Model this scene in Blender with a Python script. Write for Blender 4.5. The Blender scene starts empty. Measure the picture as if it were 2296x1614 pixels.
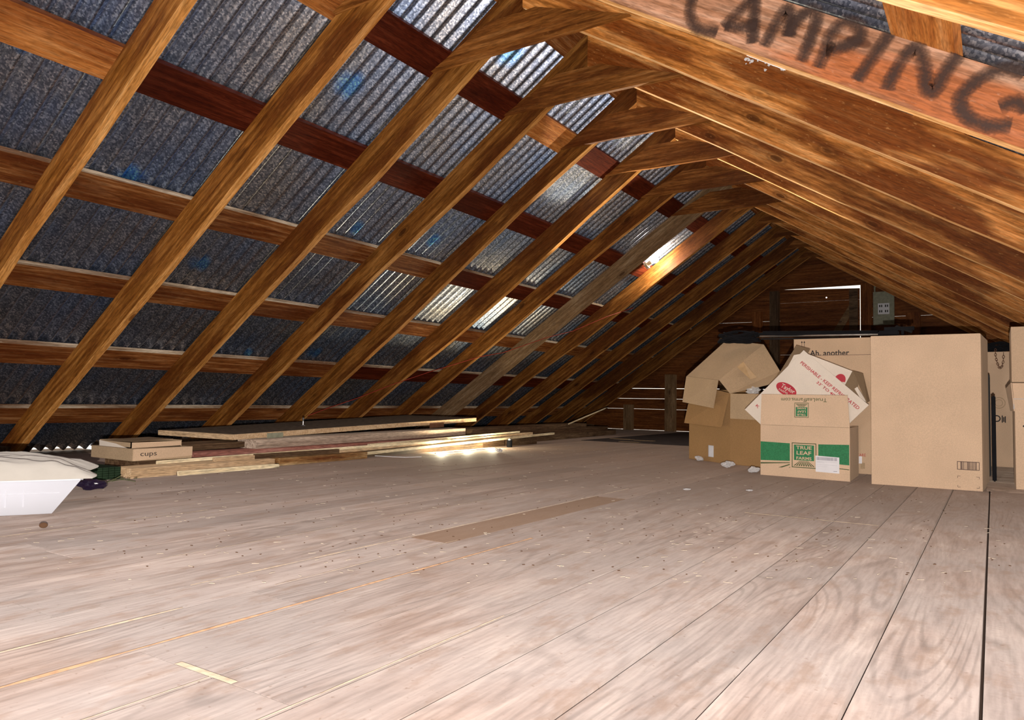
import bpy, bmesh, math, random
from mathutils import Vector, Matrix, noise
random.seed(7)
SC = bpy.context.scene
COL = SC.collection
PI = math.pi

# ------------------------------------------------------------------ camera
F, YAW, PITCH, ROLL, CH = 1657.1, 0.5774, 0.0530, 0.0188, 0.38
fw = Vector((-math.sin(YAW)*math.cos(PITCH), math.cos(YAW)*math.cos(PITCH), math.sin(PITCH)))
rt = Vector((math.cos(YAW), math.sin(YAW), 0)); up = rt.cross(fw)
r2 = rt*math.cos(ROLL) + up*math.sin(ROLL); u2 = up*math.cos(ROLL) - rt*math.sin(ROLL)
cam_d = bpy.data.cameras.new('camera'); cam = bpy.data.objects.new('camera', cam_d); COL.objects.link(cam)
cam.matrix_world = Matrix(((r2.x, u2.x, -fw.x, 0), (r2.y, u2.y, -fw.y, 0), (r2.z, u2.z, -fw.z, CH), (0, 0, 0, 1)))
cam_d.sensor_fit = 'HORIZONTAL'; cam_d.sensor_width = 36; cam_d.lens = 36*F/2296
cam_d.clip_start = 0.02
SC.camera = cam
O = Vector((0, 0, CH))

# ------------------------------------------------------------------ world, exposure, lights
SC.view_settings.view_transform = 'Standard'; SC.view_settings.look = 'None'
SC.view_settings.gamma = 1; SC.view_settings.use_curve_mapping = False
SC.view_settings.exposure = 0.0
w = bpy.data.worlds.new('world'); SC.world = w; w.use_nodes = True
w.node_tree.nodes['Background'].inputs[0].default_value = (1, .93, .82, 1)
w.node_tree.nodes['Background'].inputs[1].default_value = 1.6

def light(name, kind, loc, energy, color, size=.01, falloff=None, **k):
    d = bpy.data.lights.new(name, kind); d.energy = energy; d.color = color
    if kind in ('POINT', 'SPOT'): d.shadow_soft_size = size
    if kind == 'AREA':
        d.shape = 'RECTANGLE'; d.size = size; d.size_y = k.get('size_y', size)
    if kind == 'SPOT': d.spot_size = k['angle']; d.spot_blend = k.get('blend', .6)
    if falloff:
        d.use_nodes = True; nt = d.node_tree; em = nt.nodes['Emission']
        lf = nt.nodes.new('ShaderNodeLightFalloff'); lf.inputs['Strength'].default_value = 1
        lf.inputs['Smooth'].default_value = k.get('smooth', 0)
        nt.links.new(lf.outputs[falloff], em.inputs['Strength'])
    o = bpy.data.objects.new(name, d); COL.objects.link(o); o.location = loc
    if 'aim' in k: o.rotation_euler = (Vector(k['aim'])-Vector(loc)).to_track_quat('-Z', 'Y').to_euler()
    return o
# the flash of the phone sits a hand's width under its lens
light('flash', 'POINT', O - u2*.07 - fw*.02, 600, (1, .925, .855), .006, 'Quadratic', smooth=5.0)
# added fill spot behind the camera, brightening the floor; no such lamp stands there
light('clamp_lamp_light', 'SPOT', (-.35, -.75, .98), 92, (1, .93, .89), .05, 'Quadratic', smooth=4.0, angle=math.radians(96), aim=(-1.1, 1.7, -.55))
light('ridge_bulb_light', 'POINT', (-.75, -.9, 1.25), 1.5, (1, .85, .70), .06, 'Linear')  # added weak fill behind the camera, not a lamp of the room

# ------------------------------------------------------------------ frame of the building
XR, ZR, TL, TR, Y0, S, TH = -1.6807, 2.0550, .6843, .6212, 1.3905, .61, .04
CL = 1/math.sqrt(1+TL*TL); SL = TL*CL; CR = 1/math.sqrt(1+TR*TR); SR = TR*CR
RD, PT = .14, .028           # rafter depth, purlin thickness
YA, YB, GY = -1.6, 9.42, 9.3
def yi(i): return Y0 + i*S
def LP(t, d, y): return Vector((XR - t*CL - d*SL, y, ZR - t*SL + d*CL))
def RP(t, d, y): return Vector((XR + t*CR + d*SR, y, ZR - t*SR + d*CR))
def ray(px, py): return fw + r2*((px-1148)/F) - u2*((py-807)/F)
def atY(px, py, y): d = ray(px, py); return O + d*(y/d.y)
def atX(px, py, x): d = ray(px, py); return O + d*(x/d.x)
def atZ(px, py, z=0): d = ray(px, py); return O + d*((z-CH)/d.z)
def onL(px, py, d):
    n = Vector((-SL, 0, CL)); p0 = LP(0, d, 0); r = ray(px, py); return O + r*((p0-O).dot(n)/r.dot(n))

# ------------------------------------------------------------------ materials
def mat(name):
    m = bpy.data.materials.new(name); m.use_nodes = True
    nt = m.node_tree; return m, nt, nt.nodes['Principled BSDF']
def N(nt, t, **k):
    n = nt.nodes.new('ShaderNode'+t)
    for a, b in k.items():
        if a[0] == 'i' and a[1:].isdigit(): n.inputs[int(a[1:])].default_value = b
        else: setattr(n, a, b)
    return n
def ramp(nt, src, stops, interp='LINEAR'):
    r = N(nt, 'ValToRGB'); r.color_ramp.interpolation = interp
    e = r.color_ramp.elements
    while len(e) < len(stops): e.new(.5)
    for q, (p, c) in zip(e, stops):
        q.position = p; q.color = (*c, 1) if len(c) == 3 else c
    nt.links.new(src, r.inputs[0]); return r.outputs[0]
def g(v): return (v, v, v)
def mixc(nt, fac, a, b, mode='MIX'):
    m = N(nt, 'Mix', data_type='RGBA', blend_type=mode)
    for s, v in ((m.inputs[0], fac), (m.inputs[6], a), (m.inputs[7], b)):
        if hasattr(v, 'is_linked') or hasattr(v, 'links'): nt.links.new(v, s)
        else: s.default_value = v if not isinstance(v, tuple) else ((*v, 1) if len(v) == 3 else v)
    return m.outputs[2]
def math_(nt, op, a, b=0.0, c=0.0):
    m = N(nt, 'Math', operation=op)
    for s, v in zip(m.inputs, (a, b, c)):
        if hasattr(v, 'links'): nt.links.new(v, s)
        else: s.default_value = v
    return m.outputs[0]
def coords(nt, scale, rnd=True, seed=0.0, attr=None):
    tc = N(nt, 'TexCoord'); mp = N(nt, 'Mapping'); mp.inputs['Scale'].default_value = scale
    src = tc.outputs['Object']
    if rnd:
        va = N(nt, 'VectorMath', operation='ADD')
        if attr:
            at = N(nt, 'Attribute', attribute_name=attr); s2 = N(nt, 'VectorMath', operation='SCALE')
            nt.links.new(at.outputs['Color'], s2.inputs[0]); s2.inputs[3].default_value = 40
            nt.links.new(s2.outputs[0], va.inputs[1])
        else:
            oi = N(nt, 'ObjectInfo'); mu = math_(nt, 'MULTIPLY', oi.outputs['Random'], 53.0)
            cb = N(nt, 'CombineXYZ'); nt.links.new(mu, cb.inputs[0]); nt.links.new(mu, cb.inputs[1]); cb.inputs[2].default_value = seed
            nt.links.new(cb.outputs[0], va.inputs[1])
        nt.links.new(src, va.inputs[0]); src = va.outputs[0]
    nt.links.new(src, mp.inputs[0]); return mp.outputs[0]
def setbs(bs, rough=.8, metal=0, spec=.3, dr=1.0):
    bs.inputs['Roughness'].default_value = rough; bs.inputs['Metallic'].default_value = metal
    bs.inputs['Specular IOR Level'].default_value = spec
    bs.inputs['Diffuse Roughness'].default_value = dr

def wood(name, dark, mid, light_, stain, rough=.62, knots=1.0, vary=.25, ring=26.0, stain_amt=.5, bump=.25, spec=.10, sharp=.5):
    """weathered softwood, grain along the local X axis of the board"""
    m, nt, bs = mat(name); setbs(bs, rough, 0, spec)
    v1 = coords(nt, (1.6, 26, 26)); n1 = N(nt, 'TexNoise'); nt.links.new(v1, n1.inputs[0]); n1.inputs['Scale'].default_value = 2.2; n1.inputs['Detail'].default_value = 6
    col = ramp(nt, n1.outputs[0], [(.3, dark), (.5, mid), (.72, light_)])
    # growth rings
    v2 = coords(nt, (.55, 6, 6), seed=3); n2 = N(nt, 'TexNoise'); nt.links.new(v2, n2.inputs[0]); n2.inputs['Scale'].default_value = 1.3; n2.inputs['Detail'].default_value = 1.5
    s = math_(nt, 'SINE', math_(nt, 'MULTIPLY', n2.outputs[0], ring*6.28)); s = math_(nt, 'MULTIPLY_ADD', s, .5, .5)
    rr = ramp(nt, s, [(.0, g(.80)), (.45, g(1))]); col = mixc(nt, .8, col, rr, 'MULTIPLY')
    # stains
    v3 = coords(nt, (1.5, 7, 7), seed=9); n3 = N(nt, 'TexNoise'); nt.links.new(v3, n3.inputs[0]); n3.inputs['Scale'].default_value = 1.0; n3.inputs['Detail'].default_value = 4
    f3 = ramp(nt, n3.outputs[0], [(.52-.10*(1-sharp)*2, g(0)), (.52+.10*(1-sharp)*2, g(stain_amt))]); col = mixc(nt, f3, col, stain)
    v7 = coords(nt, (9, 75, 75), seed=4); n7 = N(nt, 'TexNoise'); nt.links.new(v7, n7.inputs[0]); n7.inputs['Scale'].default_value = 3; n7.inputs['Detail'].default_value = 4
    col = mixc(nt, .75, col, ramp(nt, n7.outputs[0], [(.36, g(.58)), (.60, g(1.12))]), 'MULTIPLY')
    # knots
    if knots:
        v4 = coords(nt, (3.3, 8.5, 8.5), seed=5); vo = N(nt, 'TexVoronoi', feature='F1'); nt.links.new(v4, vo.inputs[0]); vo.inputs['Scale'].default_value = 1.0
        wn = N(nt, 'TexWhiteNoise', noise_dimensions='3D'); nt.links.new(vo.outputs['Position'], wn.inputs[0])
        gate = math_(nt, 'GREATER_THAN', wn.outputs[0], .55)
        kd = ramp(nt, vo.outputs['Distance'], [(.0, g(.9*knots)), (.10, g(.75*knots)), (.13, g(.15)), (.17, g(.45*knots)), (.24, g(0))])
        kf = math_(nt, 'MULTIPLY', kd, gate); col = mixc(nt, kf, col, (dark[0]*.32, dark[1]*.25, dark[2]*.25))
    # speckle of dust and splinters
    v5 = coords(nt, (22, 60, 60), seed=1); n5 = N(nt, 'TexNoise'); nt.links.new(v5, n5.inputs[0]); n5.inputs['Scale'].default_value = 2; n5.inputs['Detail'].default_value = 3
    f5 = ramp(nt, n5.outputs[0], [(.64, g(0)), (.76, g(.35))]); col = mixc(nt, f5, col, light_)
    oi = N(nt, 'ObjectInfo'); rv = math_(nt, 'MULTIPLY_ADD', oi.outputs['Random'], vary, 1-vary/2)
    hs = N(nt, 'HueSaturation'); nt.links.new(col, hs.inputs['Color']); nt.links.new(rv, hs.inputs['Value'])
    nt.links.new(hs.outputs[0], bs.inputs['Base Color'])
    bp = N(nt, 'Bump'); bp.inputs['Strength'].default_value = bump; bp.inputs['Distance'].default_value = .004
    hh = math_(nt, 'ADD', n1.outputs[0], math_(nt, 'MULTIPLY', s, .3)); nt.links.new(hh, bp.inputs['Height']); nt.links.new(bp.outputs[0], bs.inputs['Normal'])
    return m

M = {}
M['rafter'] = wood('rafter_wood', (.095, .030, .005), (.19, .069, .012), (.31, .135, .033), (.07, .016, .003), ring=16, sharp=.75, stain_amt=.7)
M['rafter_edge'] = wood('rafter_edge_wood', (.25, .095, .018), (.41, .185, .048), (.56, .30, .105), (.16, .04, .007), stain_amt=.35)  # underside: pale edge grain, lightened further to imitate light from below
M['rafter_r_edge'] = wood('rafter_edge_wood_pale', (.40, .18, .05), (.64, .35, .14), (.80, .52, .26), (.26, .08, .018), stain_amt=.35)  # right slope undersides, with the same light put into the colour
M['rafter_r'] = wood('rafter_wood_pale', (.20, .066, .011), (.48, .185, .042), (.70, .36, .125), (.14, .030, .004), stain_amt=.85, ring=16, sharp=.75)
M['rafter_grey'] = wood('rafter_wood_grey', (.13, .075, .035), (.20, .12, .06), (.30, .21, .13), (.10, .05, .022))
M['collar'] = wood('collar_wood', (.10, .031, .006), (.20, .070, .014), (.33, .14, .04), (.07, .016, .003), ring=16, sharp=.75, stain_amt=.7)
M['camp'] = wood('campaign_board_wood', (.24, .10, .045), (.42, .215, .125), (.56, .35, .24), (.38, .11, .03), stain_amt=.85, ring=6, spec=.22, rough=.6, bump=.6, sharp=.8)
M['purlin_red'] = wood('purlin_wood_red', (.035, .005, .002), (.065, .010, .003), (.11, .022, .008), (.025, .003, .001), stain_amt=.6, knots=.6)
M['purlin_brown'] = wood('purlin_wood_brown', (.09, .022, .005), (.17, .055, .013), (.32, .15, .06), (.06, .012, .003), stain_amt=.7)
M['purlin_orange'] = wood('purlin_wood_orange', (.22, .065, .013), (.36, .13, .03), (.47, .21, .07), (.12, .024, .005), stain_amt=.5)
M['dusty_edge'] = wood('dusty_purlin_edge', (.16, .09, .045), (.42, .32, .22), (.60, .50, .38), (.12, .05, .02), knots=0, stain_amt=.9, ring=30)
M['wall'] = wood('siding_wood', (.11, .030, .007), (.20, .062, .014), (.30, .11, .03), (.06, .014, .004), vary=.2)
M['stud'] = wood('stud_wood', (.17, .10, .045), (.27, .16, .08), (.36, .24, .13), (.12, .06, .025))
M['old'] = wood('grey_timber', (.26, .19, .14), (.42, .32, .25), (.52, .42, .33), (.20, .12, .08), ring=14)
M['tan'] = wood('planed_timber', (.48, .32, .18), (.60, .42, .25), (.70, .52, .34), (.38, .22, .11), knots=.5, stain_amt=.3)
M['pale'] = wood('pale_batten_wood', (.58, .46, .28), (.70, .58, .38), (.80, .70, .50), (.45, .32, .16), knots=.3, stain_amt=.3)
M['redbd'] = wood('red_board_wood', (.20, .075, .055), (.30, .12, .09), (.40, .20, .16), (.16, .06, .05), knots=0)
M['darkwd'] = wood('dark_timber', (.06, .035, .02), (.11, .065, .035), (.19, .12, .07), (.05, .02, .01))
M['rotten'] = wood('rotten_timber', (.16, .05, .015), (.36, .19, .07), (.55, .38, .20), (.10, .03, .01), stain_amt=.8, bump=.9)

def plain(name, c, rough=.6, metal=0, spec=.4, var=.12, sc=18, dr=.6, bump=0):
    m, nt, bs = mat(name); setbs(bs, rough, metal, spec, dr)
    v = coords(nt, (1, 1, 1)); n = N(nt, 'TexNoise'); nt.links.new(v, n.inputs[0]); n.inputs['Scale'].default_value = sc; n.inputs['Detail'].default_value = 5
    lo = tuple(x*(1-var) for x in c); hi = tuple(min(1, x*(1+var)) for x in c)
    nt.links.new(ramp(nt, n.outputs[0], [(.3, lo), (.7, hi)]), bs.inputs['Base Color'])
    if bump:
        bp = N(nt, 'Bump'); bp.inputs['Strength'].default_value = bump; bp.inputs['Distance'].default_value = .003
        nt.links.new(n.outputs[0], bp.inputs['Height']); nt.links.new(bp.outputs[0], bs.inputs['Normal'])
    return m
def card_mat(name, c, fine=.06):
    m, nt, bs = mat(name); setbs(bs, .9, 0, .12, .3)
    v = coords(nt, (1, 1, 1)); n = N(nt, 'TexNoise'); nt.links.new(v, n.inputs[0]); n.inputs['Scale'].default_value = 6; n.inputs['Detail'].default_value = 4
    n2 = N(nt, 'TexNoise'); nt.links.new(v, n2.inputs[0]); n2.inputs['Scale'].default_value = 260; n2.inputs['Detail'].default_value = 2
    a = ramp(nt, n.outputs[0], [(.3, tuple(x*.9 for x in c)), (.7, c)])
    b = ramp(nt, n2.outputs[0], [(.35, g(1-fine*2)), (.65, g(1))])
    nt.links.new(mixc(nt, 1.0, a, b, 'MULTIPLY'), bs.inputs['Base Color'])
    return m
M['card'] = card_mat('light_cardboard', (.76, .555, .385))
M['card2'] = card_mat('tan_cardboard', (.66, .475, .32))
M['kraft'] = card_mat('brown_cardboard', (.40, .235, .105), .10)
M['kraft2'] = card_mat('dusty_cardboard', (.52, .375, .235), .10)
M['white_card'] = card_mat('white_cardboard', (.82, .73, .63), .03)
M['card_in'] = card_mat('cardboard_inside', (.26, .18, .11))
M['tape'] = plain('packing_tape', (.50, .34, .18), .25, spec=.6)
M['green'] = plain('green_print', (.03, .22, .085), .7, var=.25, sc=200)
M['dgreen'] = plain('dark_green_print', (.06, .10, .03), .7)
M['red'] = plain('red_print', (.50, .03, .05), .7)
M['black_ink'] = plain('black_print', (.02, .015, .015), .7)
M['brown_ink'] = plain('brown_print', (.09, .045, .04), .7)
M['grey_ink'] = plain('grey_print', (.35, .33, .38), .7)
M['paper'] = plain('label_paper', (.80, .78, .80), .5, var=.03)
M['black'] = plain('black_plastic', (.008, .008, .010), .75, spec=.12, var=.3)
M['blackm'] = plain('black_painted_metal', (.012, .011, .011), .6, spec=.2)
M['chrome'] = plain('dull_steel', (.42, .40, .38), .3, .9)
M['tub'] = plain('white_plastic', (.66, .67, .73), .4, var=.02, sc=4)
M['cloth'] = plain('cream_canvas', (.55, .52, .47), .9, var=.08, sc=10, bump=.2)
M['grey_box'] = plain('grey_painted_metal', (.24, .24, .17), .6, var=.2, sc=30)
M['white_pl'] = plain('white_outlet_plastic', (.62, .62, .66), .4, var=.03)
M['green_net'] = plain('dark_green_plastic', (.008, .018, .010), .8, spec=.1)
M['green_line'] = plain('dusty_green_plastic', (.022, .042, .022), .8, spec=.1)
M['purple'] = plain('dark_purple_plastic', (.018, .01, .03), .3, spec=.6)
M['leaf'] = plain('dried_stem', (.10, .11, .05), .7)
M['fluff'] = plain('grey_insulation_fluff', (.52, .50, .50), .9, var=.25, sc=120)
M['straw'] = plain('straw_bits', (.52, .44, .35), .8, var=.3, sc=50)
M['crumb'] = plain('brown_crumbs', (.12, .06, .03), .9)
M['red_wire'] = plain('red_cable_sheath', (.30, .035, .02), .5)
M['felt'] = plain('dark_roofing_felt', (.030, .020, .018), .85, var=.4, sc=12)
M['felt_brown'] = plain('dark_dusty_paint', (.075, .055, .040), .9, spec=.1, var=.4, sc=30)
M['rust'] = plain('rusty_iron', (.12, .05, .025), .8, var=.4)

def metal_sheet():
    m, nt, bs = mat('galvanised_corrugated_iron'); setbs(bs, .37, .97, .5, 0)
    v = coords(nt, (1, 1, 1), rnd=False)
    vo = N(nt, 'TexVoronoi'); nt.links.new(v, vo.inputs[0]); vo.inputs['Scale'].default_value = 150
    bw = N(nt, 'RGBToBW'); nt.links.new(vo.outputs['Color'], bw.inputs[0])
    c = ramp(nt, bw.outputs[0], [(.25, (.26, .29, .34)), (.5, (.42, .455, .52)), (.68, (.62, .66, .70)), (.85, (.95, .96, .97))])
    n = N(nt, 'TexNoise'); nt.links.new(v, n.inputs[0]); n.inputs['Scale'].default_value = 2.5; n.inputs['Detail'].default_value = 3
    tint = ramp(nt, n.outputs[0], [(.32, (.72, .86, 1.15)), (.5, (.92, .92, 1.0)), (.68, (1.05, .95, .88))])
    c = mixc(nt, 1, c, tint, 'MULTIPLY')
    # faded blue paint marks left on the sheets
    geo = N(nt, 'NewGeometry')
    for p, r in BLUE:
        d = N(nt, 'VectorMath', operation='DISTANCE'); nt.links.new(geo.outputs['Position'], d.inputs[0]); d.inputs[1].default_value = p
        nn = math_(nt, 'MULTIPLY_ADD', n.outputs[0], .03, -.015)
        f = ramp(nt, math_(nt, 'ADD', d.outputs['Value'], nn), [(r*.45, g(.75)), (r, g(0))])
        c = mixc(nt, f, c, mixc(nt, 1, c, (.35, 1.1, 2.2), 'MULTIPLY'))
    nt.links.new(c, bs.inputs['Base Color'])
    return m
SD = RD + PT + .016         # mid plane of the corrugation
BLUE = [(tuple(onL(x, y, SD)), r) for x, y, r in ((785, 190, .085), (290, 395, .07), (450, 590, .07), (1145, 120, .10), (800, 510, .06), (972, 538, .06), (705, 790, .07), (60, 100, .05), (560, 790, .05), (1250, 80, .05))]
M['sheet'] = metal_sheet()

def floor_mat():
    m, nt, bs = mat('worn_floor_boards'); setbs(bs, .78, 0, .25)
    at = N(nt, 'Attribute', attribute_name='plank'); sep = N(nt, 'SeparateColor'); nt.links.new(at.outputs['Color'], sep.inputs[0])
    v1 = coords(nt, (9, 1.1, 9), attr='plank'); n1 = N(nt, 'TexNoise'); nt.links.new(v1, n1.inputs[0]); n1.inputs['Scale'].default_value = 2.6; n1.inputs['Detail'].default_value = 6
    base = ramp(nt, n1.outputs[0], [(.28, (.25, .185, .155)), (.5, (.36, .285, .25)), (.72, (.47, .39, .345))])
    v2 = coords(nt, (1.0, 1.0, 1.0), rnd=False); n2 = N(nt, 'TexNoise'); nt.links.new(v2, n2.inputs[0]); n2.inputs['Scale'].default_value = 2.2; n2.inputs['Detail'].default_value = 5
    grey = ramp(nt, n2.outputs[0], [(.36, g(0)), (.62, g(.75))]); c = mixc(nt, grey, base, (.36, .33, .32))
    # cathedral grain
    v3 = coords(nt, (3.4, .42, 3), attr='plank'); n3 = N(nt, 'TexNoise'); nt.links.new(v3, n3.inputs[0]); n3.inputs['Scale'].default_value = 1.5; n3.inputs['Detail'].default_value = 1.2
    s = math_(nt, 'MULTIPLY_ADD', math_(nt, 'SINE', math_(nt, 'MULTIPLY', n3.outputs[0], 190.0)), .5, .5)
    s = ramp(nt, s, [(0, g(.70)), (.35, g(1))])
    v4 = coords(nt, (2.0, .9, 1), attr='plank'); n4 = N(nt, 'TexNoise'); nt.links.new(v4, n4.inputs[0]); n4.inputs['Scale'].default_value = 1.7
    gate = ramp(nt, n4.outputs[0], [(.44, g(.06)), (.60, g(.75))]); c = mixc(nt, gate, c, s, 'MULTIPLY')
    v8 = coords(nt, (70, 6, 1), attr='plank'); n8 = N(nt, 'TexNoise'); nt.links.new(v8, n8.inputs[0]); n8.inputs['Scale'].default_value = 2; n8.inputs['Detail'].default_value = 5
    c = mixc(nt, .8, c, ramp(nt, n8.outputs[0], [(.34, g(.80)), (.62, g(1.06))]), 'MULTIPLY')
    # browner towards the far and left end, edge broken by noise
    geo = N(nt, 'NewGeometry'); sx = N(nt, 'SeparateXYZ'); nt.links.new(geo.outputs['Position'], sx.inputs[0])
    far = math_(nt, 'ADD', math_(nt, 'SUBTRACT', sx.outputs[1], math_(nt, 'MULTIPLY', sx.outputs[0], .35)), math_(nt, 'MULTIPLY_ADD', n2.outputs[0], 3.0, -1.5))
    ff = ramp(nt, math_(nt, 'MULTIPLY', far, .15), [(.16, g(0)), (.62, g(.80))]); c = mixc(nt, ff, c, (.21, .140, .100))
    # smudges and dirt
    v5 = coords(nt, (5.5, 2.2, 1), rnd=False); n5 = N(nt, 'TexNoise'); nt.links.new(v5, n5.inputs[0]); n5.inputs['Scale'].default_value = 3.4; n5.inputs['Detail'].default_value = 6; n5.inputs['Roughness'].default_value = .62
    f5 = ramp(nt, n5.outputs[0], [(.52, g(0)), (.66, g(.55))]); c = mixc(nt, f5, c, (.24, .165, .125))
    v6 = coords(nt, (1, 1, 1), rnd=False); n6 = N(nt, 'TexNoise'); nt.links.new(v6, n6.inputs[0]); n6.inputs['Scale'].default_value = 90; n6.inputs['Detail'].default_value = 3
    f6 = ramp(nt, n6.outputs[0], [(.66, g(0)), (.74, g(.5))]); c = mixc(nt, f6, c, (.18, .12, .09))
    hs = N(nt, 'HueSaturation'); nt.links.new(c, hs.inputs['Color'])
    nt.links.new(math_(nt, 'MULTIPLY_ADD', sep.outputs[1], .20, .90), hs.inputs['Value'])
    c2 = mixc(nt, sep.outputs[2], hs.outputs[0], (.20, .125, .08))
    nt.links.new(c2, bs.inputs['Base Color'])
    bp = N(nt, 'Bump'); bp.inputs['Strength'].default_value = .25; bp.inputs['Distance'].default_value = .003
    nt.links.new(math_(nt, 'ADD', n1.outputs[0], n6.outputs[0]), bp.inputs['Height']); nt.links.new(bp.outputs[0], bs.inputs['Normal'])
    return m
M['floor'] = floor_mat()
M['gap'] = plain('floor_gap_dirt', (.035, .02, .014), .95)
M['edge_o'] = plain('split_floor_edge_wood', (.60, .37, .22), .85, var=.25, sc=60)
M['edge_p'] = plain('pale_floor_edge_wood', (.66, .52, .38), .85, var=.25, sc=60)

def emit(name, c, s):
    m, nt, bs = mat(name); bs.inputs['Emission Color'].default_value = (*c, 1); bs.inputs['Emission Strength'].default_value = s
    bs.inputs['Base Color'].default_value = (*c, 1); return m
M['bulb'] = emit('lit_bulb_glass', (1, .96, .86), 40)
M['hole'] = emit('daylight_nail_hole', (1, 1, .98), 2.2)  # glow stands in for daylight coming through small holes
def spray_mat():
    m, nt, bs = mat('black_spray_paint'); setbs(bs, .6, 0, .3)
    bs.inputs['Base Color'].default_value = (.05, .028, .022, 1)
    at = N(nt, 'Attribute', attribute_name='spray'); v = coords(nt, (1, 1, 1), rnd=False)
    n = N(nt, 'TexNoise'); nt.links.new(v, n.inputs[0]); n.inputs['Scale'].default_value = 160; n.inputs['Detail'].default_value = 3
    a = math_(nt, 'ADD', at.outputs['Fac'], math_(nt, 'MULTIPLY_ADD', n.outputs[0], .7, -.35))
    n2 = N(nt, 'TexNoise'); nt.links.new(v, n2.inputs[0]); n2.inputs['Scale'].default_value = 14
    k = math_(nt, 'MULTIPLY_ADD', n2.outputs[0], .9, .30)
    al = ramp(nt, math_(nt, 'MULTIPLY', a, k), [(.08, g(0)), (.70, g(.80))]); nt.links.new(al, bs.inputs['Alpha'])
    return m
M['spray'] = spray_mat()
def plastic_film():
    m, nt, bs = mat('clear_crumpled_film'); setbs(bs, .15, 0, .8)
    bs.inputs['Base Color'].default_value = (.8, .78, .76, 1); bs.inputs['Alpha'].default_value = .45
    return m
M['film'] = plastic_film()

# ------------------------------------------------------------------ mesh helpers
def tag(o, label=None, cat=None, group=None, kind=None):
    if label: o['label'] = label
    if cat: o['category'] = cat
    if group: o['group'] = group
    if kind: o['kind'] = kind
    return o
def obj(name, bm, m, parent=None, mw=None, smooth=False):
    me = bpy.data.meshes.new(name); bm.normal_update(); bm.to_mesh(me); bm.free()
    for mm in (m if isinstance(m, (list, tuple)) else [m]): me.materials.append(mm)
    if smooth: me.polygons.foreach_set('use_smooth', [True]*len(me.polygons))
    o = bpy.data.objects.new(name, me); COL.objects.link(o)
    if parent: o.parent = parent
    if mw is not None: o.matrix_world = mw if not parent else parent.matrix_world.inverted() @ mw
    if mw is not None and parent: o.matrix_parent_inverse = Matrix(); o.matrix_basis = parent.matrix_world.inverted() @ mw
    return o
def empty(name, loc, rz=0, M4=None):
    o = bpy.data.objects.new(name, None); COL.objects.link(o); o.empty_display_size = .1
    m4 = M4 if M4 is not None else Matrix.Translation(Vector(loc)) @ Matrix.Rotation(rz, 4, 'Z')
    o.matrix_world = m4; bpy.context.view_layer.update(); return o
def box(bm, a, b, mi=0):
    x0, y0, z0 = a; x1, y1, z1 = b
    v = [bm.verts.new(p) for p in ((x0,y0,z0),(x1,y0,z0),(x1,y1,z0),(x0,y1,z0),(x0,y0,z1),(x1,y0,z1),(x1,y1,z1),(x0,y1,z1))]
    for f in ((0,3,2,1),(4,5,6,7),(0,1,5,4),(1,2,6,5),(2,3,7,6),(3,0,4,7)):
        bm.faces.new([v[i] for i in f]).material_index = mi
    return v
def bevel(bm, w_, seg=1):
    bmesh.ops.bevel(bm, geom=list(bm.edges), offset=w_, segments=seg, affect='EDGES', clamp_overlap=True)
def slab(bm, pts, th, mi=0):
    """a flat polygon of points given thickness th behind its normal"""
    pts = [Vector(p) for p in pts]; n = Vector()
    for i in range(len(pts)): n += pts[i].cross(pts[(i+1) % len(pts)])
    n.normalize(); a = [bm.verts.new(p) for p in pts]; b = [bm.verts.new(p - n*th) for p in pts]
    bm.faces.new(a).material_index = mi; bm.faces.new(b[::-1]).material_index = mi
    for i in range(len(pts)):
        j = (i+1) % len(pts); bm.faces.new((a[j], a[i], b[i], b[j])).material_index = mi
def tube(bm, pts, r, seg=8, cap=True):
    pts = [Vector(p) for p in pts]; rings = []
    rr = r if isinstance(r, (list, tuple)) else [r]*len(pts)
    for i, p in enumerate(pts):
        t = (pts[min(i+1, len(pts)-1)] - pts[max(i-1, 0)]).normalized()
        a = t.cross(Vector((0, 0, 1)) if abs(t.z) < .9 else Vector((1, 0, 0))).normalized(); b = t.cross(a)
        rings.append([bm.verts.new(p + (a*math.cos(k*2*PI/seg) + b*math.sin(k*2*PI/seg))*rr[i]) for k in range(seg)])
    for i in range(len(rings)-1):
        for k in range(seg): bm.faces.new((rings[i][k], rings[i][(k+1) % seg], rings[i+1][(k+1) % seg], rings[i+1][k]))
    if cap: bm.faces.new(rings[0][::-1]); bm.faces.new(rings[-1])
def frame(A, B, upv):
    x = (B-A).normalized(); y = upv.cross(x).normalized(); z = x.cross(y)
    return Matrix(((x.x, y.x, z.x, A.x), (x.y, y.y, z.y, A.y), (x.z, y.z, z.z, A.z), (0, 0, 0, 1)))
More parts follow.
